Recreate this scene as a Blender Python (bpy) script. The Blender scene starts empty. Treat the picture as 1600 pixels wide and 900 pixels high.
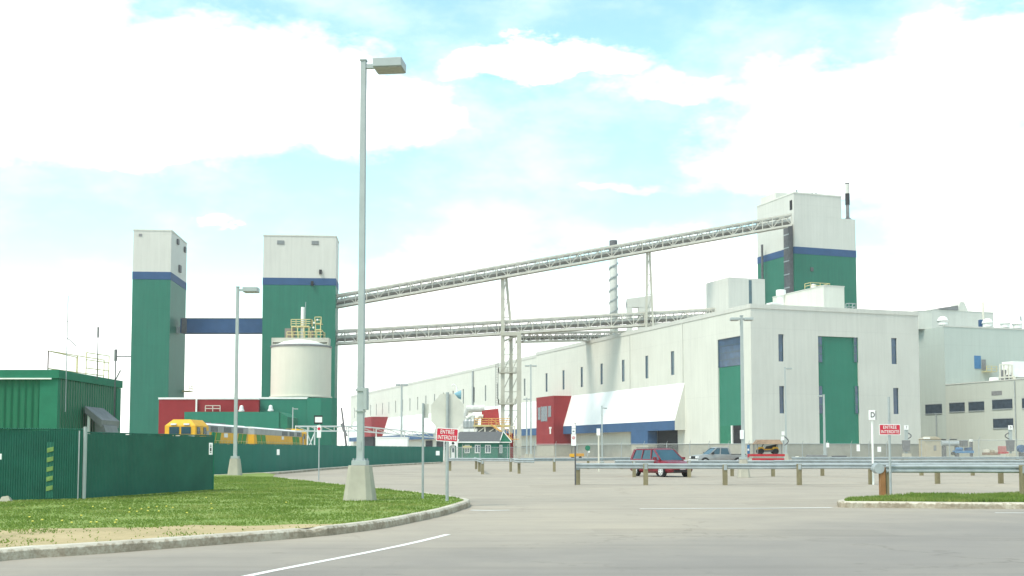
import bpy, bmesh, math, random
from mathutils import Vector, Matrix
from mathutils import noise as mn
random.seed(11)
R = math.radians
sc = bpy.context.scene
col = sc.collection

# ---------------------------------------------------------------- camera
F_PX, HZ, CAMZ, PITCH = 1800.0, 703.0, 1.6, R(3.7)
CY0 = HZ - F_PX * math.tan(PITCH)
cd = bpy.data.cameras.new("camera"); cam = bpy.data.objects.new("camera", cd); col.objects.link(cam)
cam.location = (0, 0, CAMZ); cam.rotation_euler = (R(90) + PITCH, 0, 0)
cd.sensor_width = 36; cd.lens = F_PX / 1600 * 36; cd.shift_y = (CY0 - 450) / 1600
cd.clip_start = .1; cd.clip_end = 6000
sc.camera = cam

# ---------------------------------------------------------------- light
SUN_EL, SUN_DIR = R(57), Vector((-.62, -.52, 0)).normalized()
to_sun = Vector((SUN_DIR.x * math.cos(SUN_EL), SUN_DIR.y * math.cos(SUN_EL), math.sin(SUN_EL)))
sl = bpy.data.lights.new("sun", 'SUN'); sl.energy = 1.5; sl.angle = R(18); sl.color = (1, .93, .83)
so = bpy.data.objects.new("sun", sl); col.objects.link(so)
so.rotation_euler = to_sun.to_track_quat('Z', 'Y').to_euler()
sc.view_settings.view_transform = 'Standard'; sc.view_settings.look = 'None'
sc.view_settings.gamma = 1; sc.view_settings.exposure = 1.2; sc.view_settings.use_curve_mapping = False
sc.render.engine = 'CYCLES'

w = bpy.data.worlds.new("World"); sc.world = w; w.use_nodes = True
nt = w.node_tree; N = nt.nodes; L = nt.links
for n in list(N): N.remove(n)
def nd(nt, t, **k):
    n = nt.nodes.new(t)
    for a, b in k.items(): setattr(n, a, b)
    return n
def mth(nt, op, a, b=None, c=None, clamp=False):
    n = nt.nodes.new('ShaderNodeMath'); n.operation = op; n.use_clamp = clamp
    for i, v in enumerate((a, b, c)):
        if v is None: continue
        if isinstance(v, (int, float)): n.inputs[i].default_value = v
        else: nt.links.new(v, n.inputs[i])
    return n.outputs[0]
def smooth(nt, x, lo, hi, a=0., b=1.):
    n = nt.nodes.new('ShaderNodeMapRange'); n.interpolation_type = 'SMOOTHSTEP'
    nt.links.new(x, n.inputs[0]) if not isinstance(x, float) else None
    for i, v in ((1, lo), (2, hi), (3, a), (4, b)): n.inputs[i].default_value = v
    return n.outputs[0]
sky = nd(nt, 'ShaderNodeTexSky', sky_type='NISHITA', sun_disc=False)
sky.sun_elevation = SUN_EL; sky.sun_rotation = math.atan2(SUN_DIR.x, SUN_DIR.y)
sky.altitude = 0; sky.air_density = 1.0; sky.dust_density = .6; sky.ozone_density = 1
tc = nd(nt, 'ShaderNodeTexCoord'); sp = nd(nt, 'ShaderNodeSeparateXYZ'); L.new(tc.outputs['Generated'], sp.inputs[0])
dx, dy, dz = sp.outputs
ady = mth(nt, 'MAXIMUM', dy, .15)
u = mth(nt, 'DIVIDE', dx, ady); v = mth(nt, 'DIVIDE', dz, ady)
def noise(nt, vec, scale, det=5, rough=.55, dist=0., dims='3D'):
    n = nd(nt, 'ShaderNodeTexNoise'); n.noise_dimensions = dims
    n.inputs['Scale'].default_value = scale; n.inputs['Detail'].default_value = det
    n.inputs['Roughness'].default_value = rough; n.inputs['Distortion'].default_value = dist
    nt.links.new(vec, n.inputs['Vector']); return n
mpv = nd(nt, 'ShaderNodeMapping'); L.new(tc.outputs['Generated'], mpv.inputs[0]); mpv.inputs['Scale'].default_value = (1, 1, 2.2)
n1 = noise(nt, mpv.outputs[0], 6.5, 9, .6).outputs['Fac']
n2 = noise(nt, mpv.outputs[0], 19, 7, .62).outputs['Fac']
wc = noise(nt, mpv.outputs[0], 4.5, 7, .58); ws = nd(nt, 'ShaderNodeSeparateColor'); L.new(wc.outputs['Color'], ws.inputs[0])
wc2 = noise(nt, mpv.outputs[0], 22, 6, .6); ws2 = nd(nt, 'ShaderNodeSeparateColor'); L.new(wc2.outputs['Color'], ws2.inputs[0])
u = mth(nt, 'ADD', u, mth(nt, 'ADD', mth(nt, 'MULTIPLY', mth(nt, 'SUBTRACT', ws.outputs[0], .5), .17), mth(nt, 'MULTIPLY', mth(nt, 'SUBTRACT', ws2.outputs[0], .5), .07)))
v = mth(nt, 'ADD', v, mth(nt, 'ADD', mth(nt, 'MULTIPLY', mth(nt, 'SUBTRACT', ws.outputs[1], .5), .10), mth(nt, 'MULTIPLY', mth(nt, 'SUBTRACT', ws2.outputs[1], .5), .05)))
wb = mth(nt, 'ADD', mth(nt, 'MULTIPLY', mth(nt, 'SUBTRACT', n1, .5), .9), mth(nt, 'MULTIPLY', mth(nt, 'SUBTRACT', n2, .5), .6))
# big cloud banks, given as directions (azimuth tangent, elevation tangent, radii)
banks = [((120, 130), (560, 140), 1.0), ((600, 170), (190, 95), 1.0), ((200, 215), (120, 60), .9), ((-60, 60), (300, 160), 1.0), ((420, 120), (240, 120), 1.),
         ((860, 85), (190, 38), .95), ((1060, 120), (190, 40), .6), ((820, 205), (130, 50), .42),
         ((1400, 150), (290, 130), 1.0), ((1600, 80), (260, 120), 1.0), ((1280, 250), (230, 75), .85), ((1180, 180), (110, 70), .6), ((1040, 290), (120, 22), .6), ((1580, 300), (280, 110), 1.0),
         ((338, 348), (50, 17), .8), ((590, 345), (50, 20), .45), ((60, 530), (330, 90), 1.0), ((330, 490), (220, 70), .6), ((760, 490), (420, 105), .95), ((1300, 470), (520, 130), 1.), ((800, 640), (1500, 110), .9)]
tot = None
for (cx, cy), (rx, ry), s in banks:
    a = mth(nt, 'DIVIDE', mth(nt, 'SUBTRACT', u, (cx - 800) / F_PX), rx / F_PX)
    b = mth(nt, 'DIVIDE', mth(nt, 'SUBTRACT', v, (HZ - cy) / F_PX), ry / F_PX)
    r2 = mth(nt, 'SQRT', mth(nt, 'ADD', mth(nt, 'MULTIPLY', a, a), mth(nt, 'MULTIPLY', b, b)))
    f = mth(nt, 'MULTIPLY', smooth(nt, r2, 1.45, .25), s)
    tot = f if tot is None else mth(nt, 'MAXIMUM', tot, f)
gen = mth(nt, 'MULTIPLY', smooth(nt, dy, .35, .1), n1)          # loose cloud behind and beside the viewer
base = mth(nt, 'MAXIMUM', tot, gen)
cl = smooth(nt, mth(nt, 'ADD', base, wb), .30, 1.0)
thin = mth(nt, 'MULTIPLY', smooth(nt, n1, .40, .72), .30)
hz = smooth(nt, dz, .17, .03, 0., .9)
cl = mth(nt, 'MAXIMUM', mth(nt, 'MAXIMUM', cl, thin), hz)
tint = nd(nt, 'ShaderNodeMix', data_type='RGBA', blend_type='MULTIPLY'); tint.inputs[0].default_value = 1
L.new(sky.outputs[0], tint.inputs[6]); tint.inputs[7].default_value = (1.52, 1.78, 1.36, 1)
mx = nd(nt, 'ShaderNodeMix', data_type='RGBA')
L.new(cl, mx.inputs[0]); L.new(tint.outputs[2], mx.inputs[6])
shade = nd(nt, 'ShaderNodeMix', data_type='RGBA'); L.new(smooth(nt, n1, .35, .65), shade.inputs[0])
shade.inputs[6].default_value = (8.6, 8.5, 8.4, 1); shade.inputs[7].default_value = (9.6, 9.3, 8.9, 1)
L.new(shade.outputs[2], mx.inputs[7])
bg = nd(nt, 'ShaderNodeBackground'); bg.inputs[1].default_value = .09
L.new(mx.outputs[2], bg.inputs[0]); wo = nd(nt, 'ShaderNodeOutputWorld'); L.new(bg.outputs[0], wo.inputs[0])

# ---------------------------------------------------------------- survey helpers (photo measurement -> place in the world)
cp, sp_ = math.cos(PITCH), math.sin(PITCH)
def ray(px, py):
    a = (px - 800) / F_PX; b = (CY0 - py) / F_PX
    return Vector((a, cp - b * sp_, sp_ + b * cp))
def G(px, py, z=0.):
    d = ray(px, py); t = (z - CAMZ) / d.z
    return Vector((d.x * t, d.y * t, z))
def P(px, py, Y):
    d = ray(px, py); t = Y / d.y
    return Vector((d.x * t, Y, CAMZ + d.z * t))
def zat(py, Y): return P(800, py, Y).z
def xat(px, Y): return (px - 800) / F_PX * Y * (1 / 1.0)
class Frame:
    def __init__(s, x, y, th):
        s.o = Vector((x, y, 0)); s.th = th
        s.m = Matrix.Translation(s.o) @ Matrix.Rotation(th, 4, 'Z'); s.i = s.m.inverted()
    def hit(s, ax, val, px, py):                   # local point on the plane  axis = val
        o = s.i @ Vector((0, 0, CAMZ)); d = s.i.to_3x3() @ ray(px, py)
        t = (val - o[ax]) / d[ax]; return o + d * t

# ---------------------------------------------------------------- materials
_m = {}
def mat(name, c, rough=.65, metal=0., var=.12, scale=1.5, streak=0., rib=0., ribd=.5, bump=0., fine=0., joint=0., spec=.4):
    if name in _m: return _m[name]
    m = bpy.data.materials.new(name); m.use_nodes = True; t = m.node_tree; b = t.nodes['Principled BSDF']
    b.inputs['Roughness'].default_value = rough; b.inputs['Metallic'].default_value = metal
    b.inputs['Specular IOR Level'].default_value = spec
    tcn = nd(t, 'ShaderNodeTexCoord'); vec = tcn.outputs['Object']
    f = noise(t, vec, scale, 6, .6).outputs['Fac']
    if streak:
        mp = nd(t, 'ShaderNodeMapping'); t.links.new(vec, mp.inputs[0]); mp.inputs['Scale'].default_value = (1, 1, .06)
        g = noise(t, mp.outputs[0], 1.7, 4, .6).outputs['Fac']
        f = mth(t, 'ADD', mth(t, 'MULTIPLY', f, 1 - streak), mth(t, 'MULTIPLY', g, streak))
    f = smooth(t, f, .28, .72)
    if fine:
        h = noise(t, vec, scale * 30, 3, .7).outputs['Fac']
        f = mth(t, 'ADD', mth(t, 'MULTIPLY', f, 1 - fine), mth(t, 'MULTIPLY', h, fine))
    mixn = nd(t, 'ShaderNodeMix', data_type='RGBA'); t.links.new(f, mixn.inputs[0])
    mixn.inputs[6].default_value = tuple(x * (1 - var) for x in c) + (1,)
    mixn.inputs[7].default_value = tuple(min(1, x * (1 + var)) for x in c) + (1,)
    out = mixn.outputs[2]
    s3 = nd(t, 'ShaderNodeSeparateXYZ'); t.links.new(vec, s3.inputs[0])
    if joint:                                       # cladding joints: thin darker lines
        k = mth(t, 'ADD', s3.outputs[0], s3.outputs[1])
        fr = mth(t, 'ABSOLUTE', mth(t, 'SUBTRACT', mth(t, 'FRACT', mth(t, 'DIVIDE', k, joint)), .5))
        fz = mth(t, 'ABSOLUTE', mth(t, 'SUBTRACT', mth(t, 'FRACT', mth(t, 'DIVIDE', s3.outputs[2], joint * 2.6)), .5))
        ln = mth(t, 'MAXIMUM', smooth(t, fr, .485, .497), smooth(t, fz, .492, .498))
        j = nd(t, 'ShaderNodeMix', data_type='RGBA', blend_type='MULTIPLY')
        t.links.new(mth(t, 'MULTIPLY', ln, .09), j.inputs[0]); t.links.new(out, j.inputs[6]); j.inputs[7].default_value = (.3, .3, .32, 1)
        out = j.outputs[2]
    t.links.new(out, b.inputs['Base Color'])
    if rib or bump:
        bn = nd(t, 'ShaderNodeBump'); 
        if rib:
            k = mth(t, 'ADD', s3.outputs[0], s3.outputs[1])
            hgt = mth(t, 'SINE', mth(t, 'MULTIPLY', k, 2 * math.pi / rib)); bn.inputs['Strength'].default_value = ribd; bn.inputs['Distance'].default_value = rib * .12
        else:
            hgt = noise(t, vec, scale * 12, 5, .7).outputs['Fac']; bn.inputs['Strength'].default_value = bump; bn.inputs['Distance'].default_value = .02
        t.links.new(hgt, bn.inputs['Height']); t.links.new(bn.outputs[0], b.inputs['Normal'])
    _m[name] = m; return m
white_wall = mat('white_cladding', (.545, .545, .495), var=.075, scale=.12, streak=.5, joint=4.5)
white_side = mat('white_cladding_lit', (.61, .612, .545), var=.07, scale=.12, streak=.5, joint=4.5)  # the white cladding made lighter: sunlight on the long side put into its colour
grey_wall = mat('grey_cladding', (.43, .475, .43), var=.06, scale=.12, streak=.5, joint=4.5)
canopy_white = mat('canopy_sheet', (.86, .86, .84), var=.03, scale=.3, rough=.4)
pure_white = mat('white_paint', (.80, .80, .76), var=.05, scale=1)
green_wall = mat('green_cladding', spec=.15, c= (.024, .152, .102), var=.14, scale=.3, streak=.6, fine=.25, joint=3.0, rough=.5)
green_panel = mat('green_panel', spec=.15, c= (.026, .175, .115), var=.10, scale=.3, streak=.5, fine=.2, rough=.5)
green_shed = mat('green_ribbed_steel', spec=.15, c= (.018, .135, .072), var=.12, scale=.4, streak=.6, rib=.36, ribd=1., rough=.45)
green_light = mat('green_steel', spec=.15, c= (.025, .17, .10), var=.10, scale=1)
green_fence = mat('green_fence_slats', spec=.15, c= (.024, .130, .090), var=.32, scale=1.2, streak=.3, fine=.5, rib=.09, ribd=.8, rough=.6)
green_far = mat('green_fence_screen', spec=.15, c= (.025, .165, .12), var=.18, scale=.8, streak=.4, fine=.4, rib=.12, ribd=.5)
blue_band = mat('blue_cladding', spec=.15, c= (.035, .085, .185), var=.12, scale=.4, fine=.3)
blue_fascia = mat('blue_fascia', spec=.15, c= (.045, .105, .215), var=.10, scale=.4, fine=.2)
glass = mat('window_glass', (.03, .075, .10), rough=.12, var=.25, scale=.5, spec=.8)
glass_blue = mat('blue_glass', (.018, .06, .13), rough=.15, var=.3, scale=.7, spec=.8)
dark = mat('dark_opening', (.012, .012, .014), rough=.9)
black = mat('black_rubber', (.015, .015, .016), rough=.7)
red_wall = mat('red_cladding', spec=.15, c= (.27, .022, .025), var=.10, scale=.5, fine=.3, joint=2.5)
red_paint = mat('red_paint', (.42, .02, .03), var=.1)
concrete = mat('concrete', (.40, .38, .31), var=.14, scale=1.6, fine=.35, bump=.3, rough=.9)
plinth_m = mat('plinth_concrete', (.33, .32, .27), var=.14, scale=.5, fine=.2, rough=.9)
steel = mat('galvanised_steel', (.36, .39, .39), rough=.5, metal=.25, var=.12, scale=3)
rail_m = mat('guardrail_steel', (.35, .385, .39), rough=.6, metal=.1, var=.18, scale=2.5, fine=.3)
pole_m = mat('pole_paint', (.36, .40, .39), rough=.5, var=.06, scale=2)
truss_m = mat('truss_paint', (.55, .53, .46), var=.14, scale=.8, fine=.2)
truss_d = mat('conveyor_deck', (.20, .18, .15), var=.3, scale=.9, fine=.3)
truss_b = mat('conveyor_cover', (.60, .60, .56), var=.25, scale=1.1, fine=.3)
leg_m = mat('support_steel', (.44, .43, .36), var=.10, scale=.5)
cream = mat('cream_tank', (.64, .61, .51), var=.04, scale=.4, streak=.5)
yellow_rail = mat('yellow_rail', (.58, .50, .24), var=.1)
yellow = mat('yellow_paint', (.72, .38, .02), var=.08, scale=1.2)
loco_green = mat('locomotive_green', (.03, .22, .03), var=.1)
loco_grey = mat('locomotive_grey', (.33, .33, .31), var=.15, scale=1.5)
grille = mat('louvre_grey', (.12, .13, .13), var=.3, scale=5)
wood = mat('weathered_post', (.22, .19, .11), var=.35, scale=4, streak=.6, fine=.3, rough=.95, bump=.5)
wood_rust = mat('rusty_post', (.26, .13, .05), var=.4, scale=4, streak=.6, fine=.3, rough=.95)
sign_red = mat('sign_red', (.55, .02, .05), var=.05, rough=.4)
sign_white = mat('sign_white', (.80, .80, .78), var=.03, rough=.4)
sign_back = mat('sign_back', (.60, .58, .52), var=.08, rough=.5, metal=.2)
sign_black = mat('sign_black', (.02, .02, .02))
roof_shingle = mat('grey_shingle', (.10, .10, .10), var=.2, scale=3, fine=.4)
car_red = mat('car_red', (.21, .010, .022), rough=.22, metal=.2, var=.05, spec=.7)
car_grey = mat('truck_grey', (.30, .30, .29), rough=.3, metal=.3, var=.05, spec=.7)
chrome = mat('chrome', (.75, .75, .75), rough=.25, metal=.2, var=.03)
lamp_glass = mat('headlight_glass', (.75, .75, .75), rough=.08, var=.03, spec=.9)
brownm = mat('brown_tarp', (.25, .17, .11), var=.25, scale=2)
beige = mat('beige_shed', (.42, .37, .27), var=.06)
dkgrey = mat('dark_grey_metal', (.10, .10, .105), var=.2)
midgrey = mat('mid_grey_metal', (.20, .20, .20), var=.15)
bluep = mat('blue_plastic', (.05, .17, .34), var=.1)
lens = mat('lamp_lens', (.34, .33, .29), rough=.3, var=.2, scale=8)
white_line = mat('road_paint', (.80, .79, .74), var=.10, scale=6, fine=.6, rough=.8)

def blend_mat(name, stops, scale, rough=.95, bump=.25, fine=40, ymask=None, crack=False, second=None, toplight=False):
    m = bpy.data.materials.new(name); m.use_nodes = True; t = m.node_tree; b = t.nodes['Principled BSDF']
    b.inputs['Roughness'].default_value = rough; b.inputs['Specular IOR Level'].default_value = .25
    tcn = nd(t, 'ShaderNodeTexCoord'); vec = tcn.outputs['Object']
    a = noise(t, vec, scale, 7, .6).outputs['Fac']; c = noise(t, vec, fine, 2, .7).outputs['Fac']; e = noise(t, vec, scale * 8, 4, .6).outputs['Fac']
    f = mth(t, 'ADD', mth(t, 'MULTIPLY', a, .5), mth(t, 'ADD', mth(t, 'MULTIPLY', c, .25), mth(t, 'MULTIPLY', e, .25)))
    if ymask:
        s3 = nd(t, 'ShaderNodeSeparateXYZ'); t.links.new(vec, s3.inputs[0])
        f = mth(t, 'ADD', f, smooth(t, mth(t, 'ADD', s3.outputs[1], mth(t, 'MULTIPLY', a, 14.)), ymask[0], ymask[1], 0., ymask[2]))
    cr = nd(t, 'ShaderNodeValToRGB'); t.links.new(f, cr.inputs[0]); el = cr.color_ramp.elements
    el[0].position, el[0].color = stops[0][0], stops[0][1] + (1,); el[1].position, el[1].color = stops[-1][0], stops[-1][1] + (1,)
    for p, k in stops[1:-1]: q = el.new(p); q.color = k + (1,)
    out = cr.outputs[0]
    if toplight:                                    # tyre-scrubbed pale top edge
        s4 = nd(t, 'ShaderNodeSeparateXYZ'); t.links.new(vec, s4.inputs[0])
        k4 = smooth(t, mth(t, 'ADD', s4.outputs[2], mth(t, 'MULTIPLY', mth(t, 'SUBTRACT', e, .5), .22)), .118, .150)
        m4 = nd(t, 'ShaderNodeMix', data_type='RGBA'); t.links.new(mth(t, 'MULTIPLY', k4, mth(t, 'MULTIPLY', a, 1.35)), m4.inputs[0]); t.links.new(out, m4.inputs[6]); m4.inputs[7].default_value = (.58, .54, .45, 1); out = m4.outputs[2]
    if second:                                      # worn grey driving lane against the dusty pale lot
        s3 = nd(t, 'ShaderNodeSeparateXYZ'); t.links.new(vec, s3.inputs[0]); c2 = nd(t, 'ShaderNodeValToRGB'); t.links.new(f, c2.inputs[0]); e2 = c2.color_ramp.elements
        e2[0].position, e2[0].color = second[0][0], second[0][1] + (1,); e2[1].position, e2[1].color = second[-1][0], second[-1][1] + (1,); q = e2.new(second[1][0]); q.color = second[1][1] + (1,)
        k = mth(t, 'SUBTRACT', s3.outputs[1], mth(t, 'ADD', 18.5, mth(t, 'MULTIPLY', s3.outputs[0], .75)))
        k = mth(t, 'ADD', k, mth(t, 'MULTIPLY', mth(t, 'SUBTRACT', a, .5), 14.))
        mm = nd(t, 'ShaderNodeMix', data_type='RGBA'); t.links.new(smooth(t, k, -5., 7.), mm.inputs[0]); t.links.new(c2.outputs[0], mm.inputs[6]); t.links.new(out, mm.inputs[7]); out = mm.outputs[2]
        # old repair patches and drips
        vp = nd(t, 'ShaderNodeTexVoronoi'); vp.inputs['Scale'].default_value = .22; vp.distance = 'CHEBYCHEV'; t.links.new(vec, vp.inputs['Vector']); sc_ = nd(t, 'ShaderNodeSeparateColor'); t.links.new(vp.outputs['Color'], sc_.inputs[0])
        drip = noise(t, vec, 2.3, 3, .5).outputs['Fac']
        dk = mth(t, 'ADD', mth(t, 'MULTIPLY', mth(t, 'GREATER_THAN', sc_.outputs[0], .84), .10), mth(t, 'MULTIPLY', smooth(t, drip, .66, .74), .22))
        mp_ = nd(t, 'ShaderNodeMapping'); t.links.new(vec, mp_.inputs[0]); mp_.inputs['Scale'].default_value = (.05, 1.3, 1); mp_.inputs['Rotation'].default_value = (0, 0, R(-8))
        tyre = noise(t, mp_.outputs[0], 1., 4, .6).outputs['Fac']; dk = mth(t, 'ADD', dk, mth(t, 'MULTIPLY', smooth(t, tyre, .5, .68), .12))
        j2 = nd(t, 'ShaderNodeMix', data_type='RGBA', blend_type='MULTIPLY'); t.links.new(dk, j2.inputs[0]); t.links.new(out, j2.inputs[6]); j2.inputs[7].default_value = (.3, .29, .27, 1); out = j2.outputs[2]
    if crack:
        vo = nd(t, 'ShaderNodeTexVoronoi'); vo.feature = 'DISTANCE_TO_EDGE'; vo.inputs['Scale'].default_value = .16
        wv = nd(t, 'ShaderNodeVectorMath'); wv.operation = 'MULTIPLY_ADD'
        nn = noise(t, vec, .9, 4, .6); t.links.new(nn.outputs['Color'], wv.inputs[0]); wv.inputs[1].default_value = (3, 3, 0); t.links.new(vec, wv.inputs[2])
        t.links.new(wv.outputs[0], vo.inputs['Vector'])
        ck = smooth(t, vo.outputs['Distance'], .010, .002)
        ck = mth(t, 'MULTIPLY', ck, smooth(t, a, .45, .6))
        j = nd(t, 'ShaderNodeMix', data_type='RGBA', blend_type='MULTIPLY'); t.links.new(mth(t, 'MULTIPLY', ck, .32), j.inputs[0])
        t.links.new(out, j.inputs[6]); j.inputs[7].default_value = (.25, .24, .22, 1); out = j.outputs[2]
    t.links.new(out, b.inputs['Base Color'])
    bn = nd(t, 'ShaderNodeBump'); bn.inputs['Strength'].default_value = bump; bn.inputs['Distance'].default_value = .01
    t.links.new(c, bn.inputs['Height']); t.links.new(bn.outputs[0], b.inputs['Normal'])
    return m
ground_m = blend_mat('pale_asphalt', [(.3, (.29, .256, .21)), (.5, (.355, .314, .255)), (.75, (.44, .38, .29))], .06, crack=True, second=[(.3, (.20, .184, .168)), (.5, (.245, .225, .202)), (.75, (.31, .28, .238))])
road_m = blend_mat('grey_asphalt', [(.3, (.18, .175, .15)), (.5, (.225, .217, .183)), (.75, (.28, .265, .215))], .10, crack=True)
sand_m = blend_mat('dry_soil', [(.3, (.26, .22, .11)), (.5, (.42, .33, .18)), (.7, (.50, .40, .23))], .9)
lawn_m = blend_mat('lawn_soil', [(.3, (.14, .21, .04)), (.5, (.19, .26, .06)), (.7, (.29, .31, .11))], .35)
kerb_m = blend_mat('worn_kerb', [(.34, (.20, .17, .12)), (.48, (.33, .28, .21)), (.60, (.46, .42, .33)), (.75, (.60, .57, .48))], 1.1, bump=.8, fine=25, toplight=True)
def grass_mat():
    m = bpy.data.materials.new('grass_blades'); m.use_nodes = True; t = m.node_tree; b = t.nodes['Principled BSDF']
    b.inputs['Roughness'].default_value = .7; b.inputs['Specular IOR Level'].default_value = .2
    tcn = nd(t, 'ShaderNodeTexCoord'); a = noise(t, tcn.outputs['Object'], .45, 5, .6).outputs['Fac']; c = noise(t, tcn.outputs['Object'], 9, 3, .7).outputs['Fac']
    f = mth(t, 'ADD', mth(t, 'MULTIPLY', a, .6), mth(t, 'MULTIPLY', c, .4))
    cr = nd(t, 'ShaderNodeValToRGB'); t.links.new(f, cr.inputs[0]); el = cr.color_ramp.elements
    el[0].position, el[0].color = .35, (.145, .225, .040, 1); el[1].position, el[1].color = .68, (.36, .38, .12, 1)
    q = el.new(.5); q.color = (.205, .29, .06, 1)
    t.links.new(cr.outputs[0], b.inputs['Base Color'])
    tr_ = nd(t, 'ShaderNodeBsdfTranslucent'); t.links.new(cr.outputs[0], tr_.inputs[0]); ms = nd(t, 'ShaderNodeMixShader'); ms.inputs[0].default_value = .5
    t.links.new(b.outputs[0], ms.inputs[1]); t.links.new(tr_.outputs[0], ms.inputs[2]); t.links.new(ms.outputs[0], t.nodes['Material Output'].inputs[0]); return m
blade_m = grass_mat()
def mesh_fence_mat():
    m = bpy.data.materials.new('chain_link'); m.use_nodes = True; t = m.node_tree; b = t.nodes['Principled BSDF']
    b.inputs['Base Color'].default_value = (.36, .37, .34, 1); b.inputs['Roughness'].default_value = .5
    tcn = nd(t, 'ShaderNodeTexCoord'); s3 = nd(t, 'ShaderNodeSeparateXYZ'); t.links.new(tcn.outputs['Object'], s3.inputs[0])
    x, y, z = s3.outputs
    h = mth(t, 'ADD', x, y)
    def stripes(k): return mth(t, 'LESS_THAN', mth(t, 'FRACT', mth(t, 'MULTIPLY', k, 12.)), .12)
    al = mth(t, 'MAXIMUM', stripes(mth(t, 'ADD', h, z)), stripes(mth(t, 'SUBTRACT', h, z)))
    t.links.new(al, b.inputs['Alpha']); return m
chain_m = mesh_fence_mat()

# ---------------------------------------------------------------- mesh helpers
class MB:
    def __init__(s): s.v = []; s.f = []
    def face(s, *pts):
        n = len(s.v); s.v += [tuple(p) for p in pts]; s.f.append(tuple(range(n, n + len(pts)))); return s
    def box(s, x0, x1, y0, y1, z0, z1):
        n = len(s.v); s.v += [(x, y, z) for z in (z0, z1) for y in (y0, y1) for x in (x0, x1)]
        s.f += [tuple(n + i for i in q) for q in ((0, 2, 3, 1), (4, 5, 7, 6), (0, 1, 5, 4), (2, 6, 7, 3), (0, 4, 6, 2), (1, 3, 7, 5))]; return s
    def hexa(s, b, t):
        n = len(s.v); s.v += [tuple(p) for p in b] + [tuple(p) for p in t]; k = len(b)
        s.f.append(tuple(n + i for i in reversed(range(k)))); s.f.append(tuple(n + k + i for i in range(k)))
        for i in range(k): j = (i + 1) % k; s.f.append((n + i, n + j, n + k + j, n + k + i))
        return s
    def beam(s, p, q, w, h=None, up=(0, 0, 1)):
        p, q = Vector(p), Vector(q); d = (q - p).normalized(); up = Vector(up)
        if abs(d.dot(up)) > .98: up = Vector((0, 1, 0))
        a = d.cross(up).normalized() * w / 2; b = a.cross(d).normalized() * (h or w) / 2
        return s.hexa([p - a - b, p + a - b, p + a + b, p - a + b], [q - a - b, q + a - b, q + a + b, q - a + b])
    def cyl(s, p, q, r0, r1=None, n=12, a0=0.):
        p, q = Vector(p), Vector(q); d = (q - p).normalized(); r1 = r0 if r1 is None else r1
        up = Vector((0, 0, 1)) if abs(d.z) < .9 else Vector((0, 1, 0))
        a = d.cross(up).normalized(); b = a.cross(d)
        ring = lambda c, r: [c + a * r * math.cos(a0 + 2 * math.pi * i / n) + b * r * math.sin(a0 + 2 * math.pi * i / n) for i in range(n)]
        return s.hexa(ring(p, r0), ring(q, r1))
    def lathe(s, prof, c=(0, 0, 0), n=32):
        k0 = len(s.v); c = Vector(c)
        for r, z in prof:
            for i in range(n): a = 2 * math.pi * i / n; s.v.append((c.x + r * math.cos(a), c.y + r * math.sin(a), c.z + z))
        for j in range(len(prof) - 1):
            for i in range(n): k = (i + 1) % n; s.f.append((k0 + j * n + i, k0 + j * n + k, k0 + (j + 1) * n + k, k0 + (j + 1) * n + i))
        s.f.append(tuple(k0 + i for i in reversed(range(n)))); s.f.append(tuple(k0 + (len(prof) - 1) * n + i for i in range(n))); return s
    def prism(s, poly, vec):
        vec = Vector(vec); return s.hexa([Vector(p) for p in poly], [Vector(p) + vec for p in poly])
    def tube(s, pts, r, n=8):
        for a, b in zip(pts[:-1], pts[1:]): s.cyl(a, b, r, n=n)
        return s
    def build(s, name, m, parent=None, smooth=False, bevel=0., fix=True):
        me = bpy.data.meshes.new(name); me.from_pydata(s.v, [], s.f)
        if fix and len(s.f) < 20000:
            bm = bmesh.new(); bm.from_mesh(me); bmesh.ops.recalc_face_normals(bm, faces=bm.faces); bm.to_mesh(me); bm.free()
        me.materials.append(m); o = bpy.data.objects.new(name, me); col.objects.link(o)
        if parent: o.parent = parent
        if smooth:
            for p in me.polygons: p.use_smooth = True
        if bevel:
            b = o.modifiers.new('b', 'BEVEL'); b.width = bevel; b.segments = 2; b.limit_method = 'ANGLE'
        return o
def tag(o, label=None, cat=None, group=None, kind=None):
    if label: o['label'] = label
    if cat: o['category'] = cat
    if group: o['group'] = group
    if kind: o['kind'] = kind
    return o
def thing(name, label, cat, loc=(0, 0, 0), rz=0., group=None):
    o = bpy.data.objects.new(name, None); col.objects.link(o); o.empty_display_size = .3
    o.location = loc; o.rotation_euler = (0, 0, rz); return tag(o, label, cat, group)
def box(name, m, par, *a, **k): return MB().box(*a).build(name, m, par, **k)
def children(o): return [c for c in bpy.data.objects if c.parent == o]
def copy_tree(o, par=None):
    c = o.copy(); col.objects.link(c)
    if par: c.parent = par
    for ch in children(o): copy_tree(ch, c)
    return c

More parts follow.
